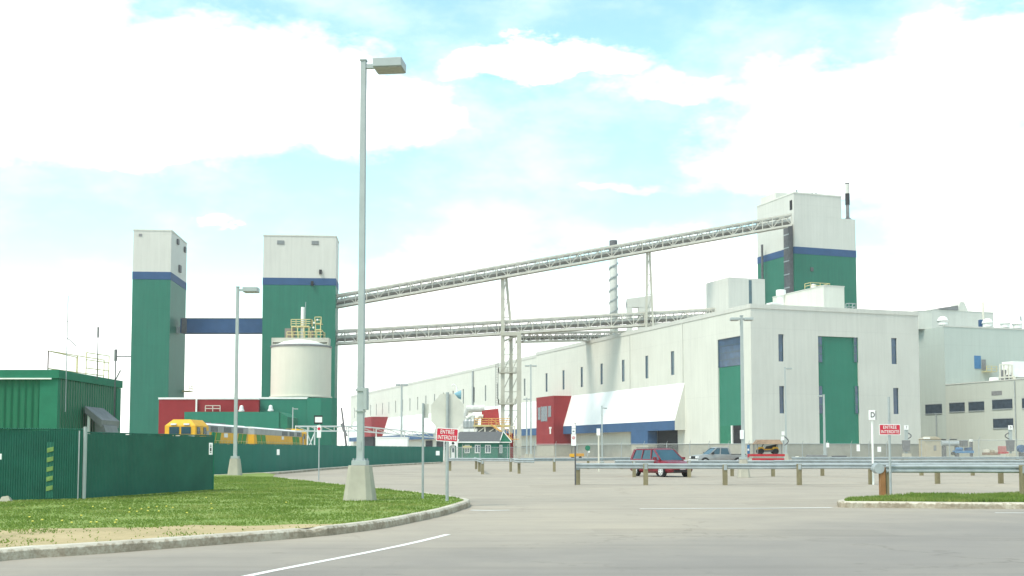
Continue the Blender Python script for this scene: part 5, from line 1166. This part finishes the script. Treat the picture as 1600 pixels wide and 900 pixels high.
guardrail('lone short guardrail with one post left of the lot', [G(806, 740), G(838, 741)], [G(811, 740)], .98)
E_ = [(1240, 732.5), (1325, 732), (1410, 731.5), (1500, 731), (1590, 731)]
guardrail('farthest guardrail row along the parked pickup', [G(1236, 732.6), G(1640, 731)], [G(x, y) for x, y in E_], 1.0)

# ================================================================ LAMPS
def lamp_proto(H, double=False, boxes=True, base_h=1.0, bw=.86, tw=.56, pr=.095, head=(.85, .36, .20), arm=.25, sgn=1, slim=False):
    o = bpy.data.objects.new('street_lamp', None); col.objects.link(o)
    def oct_(w_, z): h_, c_ = w_ / 2, w_ * .17; return [(-h_ + c_, -h_, z), (h_ - c_, -h_, z), (h_, -h_ + c_, z), (h_, h_ - c_, z), (h_ - c_, h_, z), (-h_ + c_, h_, z), (-h_, h_ - c_, z), (-h_, -h_ + c_, z)]
    b_ = MB().hexa(oct_(bw, 0), oct_(tw, base_h)).build('concrete_base', concrete, o, bevel=.012)
    MB().box(-.21, .21, -.21, .21, base_h + .005, base_h + .14).build('base_plate', pole_m, o, bevel=.01)
    MB().hexa([(-pr, -pr, base_h + .14), (pr, -pr, base_h + .14), (pr, pr, base_h + .14), (-pr, pr, base_h + .14)], [(-pr * .8, -pr * .8, H), (pr * .8, -pr * .8, H), (pr * .8, pr * .8, H), (-pr * .8, pr * .8, H)]).build('pole', pole_m, o, bevel=.01)
    if pr > .09 and base_h >= 1 and not double:
        for bx_ in (-.16, .16):
            for by_ in (-.16, .16): MB().cyl((bx_, by_, base_h + .14), (bx_, by_, base_h + .20), .025, n=6).build('anchor_bolt', steel, o)
        MB().box(-.045, .045, -pr - .012, -pr + .01, base_h + .45, base_h + .68).build('access_hatch', steel, o)
    MB().box(-pr * 1.0, pr * 1.0, -pr, pr, H + .002, H + .05).build('pole_cap', pole_m, o)
    for s in ((1, -1) if double else (sgn,)):
        a, b = sorted((s * pr * .8, s * (arm + pr))); MB().box(a, b, -.05, .05, H - .22, H - .10).build('arm', pole_m, o)
        a, b = sorted((s * (arm + pr), s * (arm + pr + head[0]))); hd_ = MB().box(a, b, -head[1], head[1], H - .2 - head[2] * .4, H - .2 + head[2] * .9).build('lamp_head', pole_m, o, bevel=.02)
        MB().box(a + .04, b - .04, -head[1] + .04, head[1] - .04, H - .2 - head[2] * .4 - .02, H - .2 - head[2] * .4 - .002).build('lens', lens, hd_)
    return o
l1 = lamp_proto(zat(96, G(562.5, 782, lz).y) - lz, tw=.60); l1.location = G(562.5, 782, lz); tag(l1, 'tall grey lamp post on a concrete base nearest the road', 'lamp post', 'lamp posts of the parking lot')
l1.rotation_euler = (0, 0, R(-6))
box('control_box', pole_m, l1, .1, .2, -.14, .14, zat(640, 33) - lz, zat(606, 33) - lz)
for q_ in ((643, 641), (611, 607)): box('clamp', pole_m, l1, -.125, .125, -.125, .125, zat(q_[0], 33) - lz, zat(q_[1], 33) - lz)
l2 = copy_tree(lamp_proto(zat(449, 66) - lz, base_h=.95, bw=.76, tw=.52)); l2.location = (xat(368.5, 66), 66, lz); tag(l2, 'grey lamp post between the two storage towers at the fence', 'lamp post', 'lamp posts of the parking lot')
for o in list(bpy.data.objects):
    if o.name.startswith('street_lamp') and 'label' not in o:
        for c in children(o):
            for g in children(c): bpy.data.objects.remove(g)
            bpy.data.objects.remove(c)
        bpy.data.objects.remove(o)
l2.name = 'street_lamp.001'
def lamp(label, px, Y, py_top, **k):
    H = zat(py_top, Y) ; o = lamp_proto(H, **k); o.location = (xat(px, Y), Y, 0); return tag(o, label, 'lamp post', 'lamp posts of the parking lot')
o = lamp('double headed lamp post at the corner of the hall', 1160.5, 67, 494, double=True, bw=.72, tw=.42, head=(.50, .22, .12), arm=.06, base_h=1.05)
box('sign_board', sign_white, o, -.20, .02, -.16, -.12, zat(686, 67), zat(672, 67))
lamp('tall dark double headed lamp post above the far green fence', 627.5, 190, 600, double=True, pr=.17, head=(.7, .4, .25), arm=.1, bw=1., tw=.7)
lamp('lamp post with a left pointing head before the green wall panel', 1287.5, 160, 617, sgn=-1, pr=.14, head=(.55, .2, .15), arm=.1, base_h=.9, bw=1.1, tw=.5)
lamp('lamp post with a right pointing head before the slim hall windows', 1227.5, 165, 574, sgn=1, pr=.11, head=(.75, .2, .15), arm=.15)
lamp('low thin lamp post in front of the white canopy', 940.5, 118, 635, sgn=1, pr=.07, head=(.35, .12, .08), arm=.12, base_h=.3, bw=.5, tw=.4)
lamp('double headed lamp post left of the red bay', 829.5, 172, 570, double=True, pr=.13, head=(.65, .25, .15), arm=.1)
lamp('shorter lamp post left of the double headed one by the red bay', 823, 176, 622, double=True, pr=.11, head=(.35, .2, .13), arm=.06)
lamp('small white lamp post against the low green building', 457.5, 165, 637, sgn=1, pr=.08, head=(.5, .12, .09), arm=.15, base_h=.4)

# ================================================================ SIGNS
def text_mesh(s, size, m, par, loc, rot=(R(90), 0, 0), name='lettering', bold=.012, sx=1., fit=None):
    cu = bpy.data.curves.new('txt', 'FONT'); cu.body = s; cu.size = size; cu.align_x = 'CENTER'; cu.align_y = 'CENTER'; cu.extrude = .002; cu.offset = bold; cu.resolution_u = 3; cu.space_character = 1.08
    to = bpy.data.objects.new('txt', cu); col.objects.link(to); dg = bpy.context.evaluated_depsgraph_get(); me = bpy.data.meshes.new_from_object(to.evaluated_get(dg)); bpy.data.objects.remove(to)
    me.materials.clear(); me.materials.append(m); o = bpy.data.objects.new(name, me); col.objects.link(o); o.parent = par; o.location = loc; o.rotation_euler = rot; 
    if fit: xs_ = [v_.co.x for v_ in me.vertices]; sx = fit / (max(xs_) - min(xs_))
    o.scale = (sx, 1, 1); return o
def rounded(w_, h_, r, y, n=5):
    pts = []
    for cx, cz, a0 in ((w_ / 2 - r, h_ / 2 - r, 0), (-w_ / 2 + r, h_ / 2 - r, 90), (-w_ / 2 + r, -h_ / 2 + r, 180), (w_ / 2 - r, -h_ / 2 + r, 270)):
        for i in range(n + 1): a = R(a0 + 90 * i / n); pts.append((cx + r * math.cos(a), y, cz + r * math.sin(a)))
    return pts
def entree(root, zc_, w_, h_, y=-.05, rot=0.):
    pl_ = MB().prism(rounded(w_, h_, .035, y), (0, .012, 0)).build('sign_plate', sign_white, root); pl_.location = (0, 0, zc_); pl_.rotation_euler = (0, rot, 0)
    MB().prism(rounded(w_ - .045, h_ - .045, .025, y - .004), (0, .003, 0)).build('red_field', sign_red, pl_)
    text_mesh('ENTRÉE', h_ * .42, sign_white, pl_, (0, y - .007, h_ * .20), bold=.001, fit=w_ * .62); text_mesh('INTERDITE', h_ * .42, sign_white, pl_, (0, y - .007, -h_ * .21), bold=.001, fit=w_ * .84)
    return pl_
q = G(698.5, 783, lz); Ye = q.y; sr_ = thing('no_entry_sign', 'red no entry sign below the back of a stop sign on the lawn tip', 'sign', q)
MB().cyl((0, 0, 0), (0, 0, zat(613, Ye) - lz), .045, n=10).build('post', steel, sr_)
entree(sr_, zat(679.5, Ye) - lz, 34.5 / F_PX * Ye, 21 / F_PX * Ye, rot=R(3.5))
s_ = Ye / F_PX; ro = 25.5 * s_ / math.cos(R(22.5)); oc = [(ro * math.cos(R(22.5 + 45 * i)), .05, ro * 1.18 * math.sin(R(22.5 + 45 * i))) for i in range(8)]
ob = MB().prism(oc, (0, .01, 0)).build('octagon_plate', sign_back, sr_); ob.location = (0, 0, zat(645, Ye) - lz)
q = G(1388.5, 775, lz); q.y += -.3; Ye = q.y; s3_ = thing('no_entry_sign', 'red no entry sign on a thin post at the end of the near guardrail', 'sign', (xat(1389, Ye), Ye, lz))
MB().cyl((0, 0, 0), (0, 0, zat(620, Ye) - lz), .04, n=10).build('post', steel, s3_); entree(s3_, zat(671.3, Ye) - lz, 33.5 / F_PX * Ye, 17 / F_PX * Ye)
q = G(660.5, 779, lz); s4 = thing('parking_sign', 'thin post with a grey sign back left of the stop sign', 'sign', q); MB().cyl((0, 0, 0), (0, 0, zat(630, q.y) - lz), .035, n=10).build('post', steel, s4); MB().box(.02, .16, .035, .05, zat(653, q.y) - lz, zat(631, q.y) - lz).build('plate', sign_back, s4)
q = G(498, 751, lz); s5 = thing('notice_sign', 'thin post with a black edged panel above a red and white notice', 'sign', q); Ye = q.y; k_ = Ye / F_PX
MB().cyl((0, 0, 0), (0, 0, zat(650, Ye) - lz), .03, n=8).build('post', steel, s5)
p5 = MB().box(-8 * k_, 5 * k_, -.05, -.035, zat(662.5, Ye) - lz, zat(649, Ye) - lz).build('panel', sign_black, s5); MB().box(-6.5 * k_, 4.5 * k_, -.056, -.051, zat(660, Ye) - lz, zat(651.5, Ye) - lz).build('panel_face', sign_white, p5)
p5 = MB().box(-3.5 * k_, 3 * k_, -.05, -.035, zat(684, Ye) - lz, zat(664.5, Ye) - lz).build('notice_panel', sign_white, s5); MB().cyl((-.2 * k_, -.052, zat(670, Ye) - lz), (-.2 * k_, -.056, zat(670, Ye) - lz), 2.4 * k_, n=16).build('red_disc', sign_red, p5)
q = G(898.5, 757.5); s6 = thing('parking_sign', 'stack of small white signs with a red symbol at the guardrail end', 'sign', q + Vector((0, -.3, 0))); Ye = q.y - .3; k_ = Ye / F_PX
MB().cyl((0, 0, 0), (0, 0, zat(661, Ye)), .035, n=8).build('post', dkgrey, s6)
for (a, b, c, d) in ((-5.5, .5, 669, 662), (-5.5, .5, 678, 669.5), (-6.5, 1.2, 696.5, 678.5)): MB().box(a * k_, b * k_, -.05, -.035, zat(c, Ye), zat(d, Ye)).build('plate', sign_white, s6)
MB().cyl((-2.7 * k_, -.052, zat(684, Ye)), (-2.7 * k_, -.056, zat(684, Ye)), 2.3 * k_, n=16).build('red_disc', sign_red, s6); MB().cyl((-2.7 * k_, -.057, zat(684, Ye)), (-2.7 * k_, -.06, zat(684, Ye)), 1.6 * k_, n=16).build('disc_centre', sign_white, s6)
MB().beam((-4.2 * k_, -.061, zat(685.5, Ye)), (-1.2 * k_, -.061, zat(682.5, Ye)), .004, .03).build('slash', sign_red, s6); MB().box(-4.3 * k_, -1.2 * k_, -.056, -.052, zat(674.6, Ye), zat(673.2, Ye)).build('arrow', sign_black, s6)
q = G(935.5, 737); s7 = thing('row_marker', 'cream post with a narrow white panel before the blue fascia', 'sign', q); Ye = q.y; k_ = Ye / F_PX
MB().beam((0, 0, 0), (0, 0, zat(680, Ye)), .1).build('post', cream, s7); MB().box(-3 * k_, 2.6 * k_, -.07, .05, zat(680.5, Ye), zat(669.5, Ye)).build('panel', sign_white, s7)
q = G(1361, 757); Ye = q.y - .35; s8 = thing('row_marker', 'white pole with a square panel reading D beside the middle guardrail', 'sign', (q.x, Ye, 0)); k_ = Ye / F_PX
MB().cyl((0, 0, 0), (0, 0, zat(656, Ye)), .05, n=10).build('pole', pure_white, s8); c8 = MB().box(-4.5 * k_, 4.5 * k_, -.1, .1, zat(656.3, Ye), zat(641, Ye)).build('panel', sign_white, s8, bevel=.01); MB().box(4.5 * k_ + .002, 4.5 * k_ + .03, -.09, .09, zat(656, Ye), zat(642, Ye)).build('panel_side', sign_black, s8)
text_mesh('D', 11.5 * k_, sign_black, s8, (0, -.105, zat(648.7, Ye)), sx=.85, name='letter', bold=.004)
def charger(label, px, Y, ch_, gap):
    o = thing('utility_post', label, 'utility post', (xat(px, Y), Y, 0), 0, 'cabinet posts on concrete blocks'); k_ = Y / F_PX
    MB().hexa([(-6 * k_, -.5, 0), (7 * k_, -.5, 0), (7 * k_, .5, 0), (-6 * k_, .5, 0)], [(-5 * k_, -.4, zat(708.5, Y)), (6 * k_, -.4, zat(708.5, Y)), (6 * k_, .4, zat(708.5, Y)), (-5 * k_, .4, zat(708.5, Y))]).build('concrete_block', concrete, o)
    MB().hexa([(-5 * k_, -.3, zat(705, Y)), (4 * k_, -.3, zat(705, Y)), (4 * k_, .25, zat(705, Y)), (-5 * k_, .25, zat(705, Y))], [(-6 * k_, -.35, zat(688, Y)), (5 * k_, -.35, zat(688, Y)), (5 * k_, .3, zat(688, Y)), (-6 * k_, .3, zat(688, Y))]).build('cabinet', midgrey, o)
    MB().box(-2 * k_, 2.6 * k_, -.1, .15, zat(687.5, Y), zat(670, Y)).build('column', pole_m, o); MB().beam((0, 0, 0), (0, 0, zat(688, Y)), .2).build('stub_post', steel, o)
    pn = MB().box(-3.2 * k_, 3.2 * k_, -.2, -.05, zat(671.5, Y), zat(664.5, Y)).build('number_plate', sign_white, o)
    text_mesh(ch_, 6 * k_, sign_black, o, (0, -.206, zat(668, Y)), name='number', bold=.002, sx=.8)
    pts = [Vector((gap * (2 + 6 * math.sin(math.pi * i / 8)) * k_, 0, zat(676 + 10 * i / 8, Y))) for i in range(9)]; MB().tube(pts, .06, 6).build('cable_loop', dkgrey, o); return o
charger('utility post numbered 7 right of the red no entry sign', 1415, 140, '7', 1)
charger('utility post numbered 9 in front of the annex window', 1577.5, 140, '9', -1)
charger('utility post between the trailer and the slim hall windows', 1225.5, 150, '8', 1) if False else None
o = thing('utility_post', 'small white topped control post at the right end of the trailer', 'utility post', (xat(1224, 125), 125, 0)); k_ = 125 / F_PX
MB().beam((0, 0, 0), (0, 0, zat(682, 125)), .12).build('post', steel, o); MB().box(-3 * k_, 1 * k_, -.15, .1, zat(680, 125), zat(674, 125)).build('number_plate', sign_white, o); MB().box(-4 * k_, 0, -.2, .1, zat(688, 125), zat(682, 125)).build('lamp_box', pure_white, o)
MB().tube([Vector(((1 + 6 * math.sin(math.pi * i / 8)) * k_, 0, zat(682 + 14 * i / 8, 125))) for i in range(9)], .06, 6).build('cable_loop', dkgrey, o)
plate('notice_plate', 'white upright notice plate on the hall fence left of D', 1338.5, 1343.5, 694.5, 705, 178)
plate('notice_plate', 'small white notice plate on the hall fence right of D', 1371, 1376.5, 698, 706, 178)
plate('notice_plate', 'white notice plate beside the lamp post before the green panel', 1291, 1295.5, 692, 699, 176)
o = plate('pay_panel', 'blue and white panel standing behind the double headed lamp post', 1167.5, 1171.5, 695, 709, 114, m=bluep); o['category'] = 'sign'
a = o.location; MB().box(.03, .2, -.03, -.021, .3, .5).build('symbol', sign_white, o); MB().beam((.12, .02, -a.z), (.12, .02, 0), .06).build('post', steel, o)

# ================================================================ YARD CLUTTER
q = xat(1456.5, 190); hs = thing('utility_hut', 'small beige hut with a pitched roof at the right fence', 'hut', (q, 190, 0)); k_ = 190 / F_PX
box('wall', beige, hs, -12 * k_, 13 * k_, 0, 3, 0, zat(686, 190)); MB().hexa([(-13 * k_, -.2, zat(686, 190)), (14 * k_, -.2, zat(686, 190)), (14 * k_, 3.2, zat(686, 190)), (-13 * k_, 3.2, zat(686, 190))], [(-3 * k_, -.2, zat(682, 190)), (5 * k_, -.2, zat(682, 190)), (5 * k_, 3.2, zat(682, 190)), (-3 * k_, 3.2, zat(682, 190))]).build('roof', beige, hs)
box('hatch', midgrey, hs, 1 * k_, 5 * k_, -.05, -.01, zat(704, 190), zat(696, 190)); MB().box(-13.5 * k_, -5 * k_, -.3, .5, zat(686, 190) + .02, zat(683.5, 190)).build('roof_flap', pure_white, hs)
rndj = random.Random(21)
def pile(name, label, cat, px, Y, pieces, m, group=None):
    o = thing(name, label, cat, (xat(px, Y), Y, 0), 0, group); k_ = Y / F_PX
    for nm, mm, kind, a, b, c, d in pieces:
        x0, x1, z0, z1 = a * k_, b * k_, zat(d, Y), zat(c, Y); z0 = max(z0, 0)
        if kind == 'box': box(nm, mm, o, x0, x1, -.6, .6, z0, z1, bevel=.03)
        elif kind == 'hcyl': MB().cyl((x0, 0, (z0 + z1) / 2), (x1, 0, (z0 + z1) / 2), (z1 - z0) / 2, n=14).build(nm, mm, o)
        elif kind == 'vcyl': MB().cyl(((x0 + x1) / 2, 0, z0), ((x0 + x1) / 2, 0, z1), (x1 - x0) / 2, n=14).build(nm, mm, o)
        elif kind == 'reel': MB().cyl(((x0 + x1) / 2, -.35, (z0 + z1) / 2), ((x0 + x1) / 2, .35, (z0 + z1) / 2), (z1 - z0) / 2, n=18).build(nm, mm, o)
    return o
pile('heat_exchanger', 'long pale horizontal vessel with dark flanges in the equipment yard', 'machine', 1484, 185, [('vessel', steel, 'hcyl', -14, 14, 689, 697), ('saddle', dkgrey, 'box', -12, -9, 697, 714), ('saddle', dkgrey, 'box', 8, 11, 697, 714), ('pipe', black, 'hcyl', -14, -7, 686, 688), ('pipe', black, 'hcyl', -2, 10, 686, 688)], None)
pile('pump_skid', 'blue pump skid with a grey tank in the equipment yard', 'machine', 1506, 180, [('tank', dkgrey, 'box', -6, 3, 688, 698), ('skid_frame', bluep, 'box', -17, 12, 704, 708), ('motor', bluep, 'hcyl', -14, -3, 699, 704), ('pump', blue_fascia, 'hcyl', 0, 10, 699, 704), ('wheel', black, 'reel', -20, -16, 706, 711)], None)
pile('white_drum', 'white topped dark drum beside the fence post in the yard', 'drum', 1516, 184, [('drum', dkgrey, 'vcyl', -2.5, 2.5, 690, 716), ('lid', pure_white, 'vcyl', -3, 3, 686.5, 690)], None)
pile('timber_stack', 'low stack of tan pallets and crates in the yard', 'pallets', 1547, 182, [('pallet', brownm, 'box', -12, 12, 707, 711), ('crate', cream, 'box', -10, -5, 702, 707), ('crate', beige, 'box', 0, 3, 703, 707), ('crate', cream, 'box', 6, 10, 704, 707)], None)
pile('red_tank', 'faded red tank left of the cabinet post numbered 9', 'tank', 1564, 180, [('tank', mat('faded_red', (.42, .14, .13)), 'box', -4, 5, 697, 706), ('base', red_paint, 'box', -4, 8, 706, 709)], None)
pile('cable_reel', 'dark blue cable reel at the right picture edge', 'reel', 1594, 182, [('reel', blue_fascia, 'reel', -5, 5, 695, 707), ('stand', dkgrey, 'box', -2, 2, 707, 715)], None)
pile('steel_beams', 'pile of dark steel sections lying along the hall fence', 'steel', 1310, 160, [('beam', dkgrey, 'box', -58, 44, 714, 719), ('beam', midgrey, 'box', -50, -20, 711, 713.9), ('beam', dkgrey, 'box', -10, 10, 712, 713.9), ('block', cream, 'box', -67, -64, 713, 719)], None)
pile('yellow_loader', 'low yellow loader machine behind the stack of small signs', 'machine', 901, 178, [('body', yellow, 'box', -11, -4, 709, 714), ('boom', mat('orange_paint', (.55, .28, .05)), 'box', -3.5, 11, 708.5, 713), ('wheel', black, 'reel', -9, -4, 713, 718), ('wheel', black, 'reel', 3, 8, 713, 718)], None)
o = thing('round_marker', 'round green disc on a short post before the canopy recess', 'marker', (xat(918, 175), 175, 0)); k_ = 175 / F_PX
MB().cyl((0, -.05, zat(700, 175)), (0, .0, zat(700, 175)), 4.2 * k_, n=18).build('disc', green_light, o); MB().beam((.0, .05, 0), (0, .05, zat(700, 175)), .1).build('post', steel, o); MB().cyl((.2, -.1, zat(706, 175)), (.2, -.05, zat(706, 175)), 1.4 * k_, n=12).build('tag', pure_white, o)
pile('green_bin', 'small dark green bin at the gatehouse porch', 'bin', 706, 170, [('bin', green_shed, 'box', -3, 3, 721, 726.0)], None)['category'] = 'bin'

# dandelions
dp = [(99, 797), (145, 798), (164, 801.5), (127, 812.5), (66, 819.5), (46, 815), (51, 822), (97, 821), (112, 824), (142, 823.5), (151, 823.5), (182, 820), (203, 801), (202, 807), (221, 802), (232, 799.5), (231, 805), (245, 798), (248, 805.5), (260, 797.5), (270, 799.5), (292, 808), (322, 783), (330, 793), (447, 791), (331, 801), (180, 824), (214, 806)]
d0_ = None
for i, (x, y) in enumerate(dp):
    q = G(x, y - 2, lz)
    if d0_ is None:
        t = thing('dandelion', 'small yellow dandelion flower in the lawn before the green fence', 'flower', q, 0, 'dandelions in the lawn')
        MB().cyl((0, 0, 0), (.01, 0, .06), .004, n=5).build('stem', blade_m, t); MB().lathe([(.006, .055), (.022, .065), (.025, .075), (.012, .083)], n=9).build('flower_head', mat('dandelion_yellow', (.80, .70, .14), var=.05), t); d0_ = t
    else: t = copy_tree(d0_); t.location = q; t.rotation_euler.z = i

# thin summer haze over the whole place
hz_ = MB().box(-700, 700, -60, 900, -1, 75).build('haze', None)
hm = bpy.data.materials.new('haze'); hm.use_nodes = True; t = hm.node_tree
t.nodes.remove(t.nodes['Principled BSDF']); pv = t.nodes.new('ShaderNodeVolumePrincipled'); pv.inputs['Density'].default_value = .00022; pv.inputs['Color'].default_value = (1, 1, 1, 1)
t.links.new(pv.outputs[0], t.nodes['Material Output'].inputs['Volume']); hz_.data.materials.clear(); hz_.data.materials.append(hm); tag(hz_, kind='stuff')
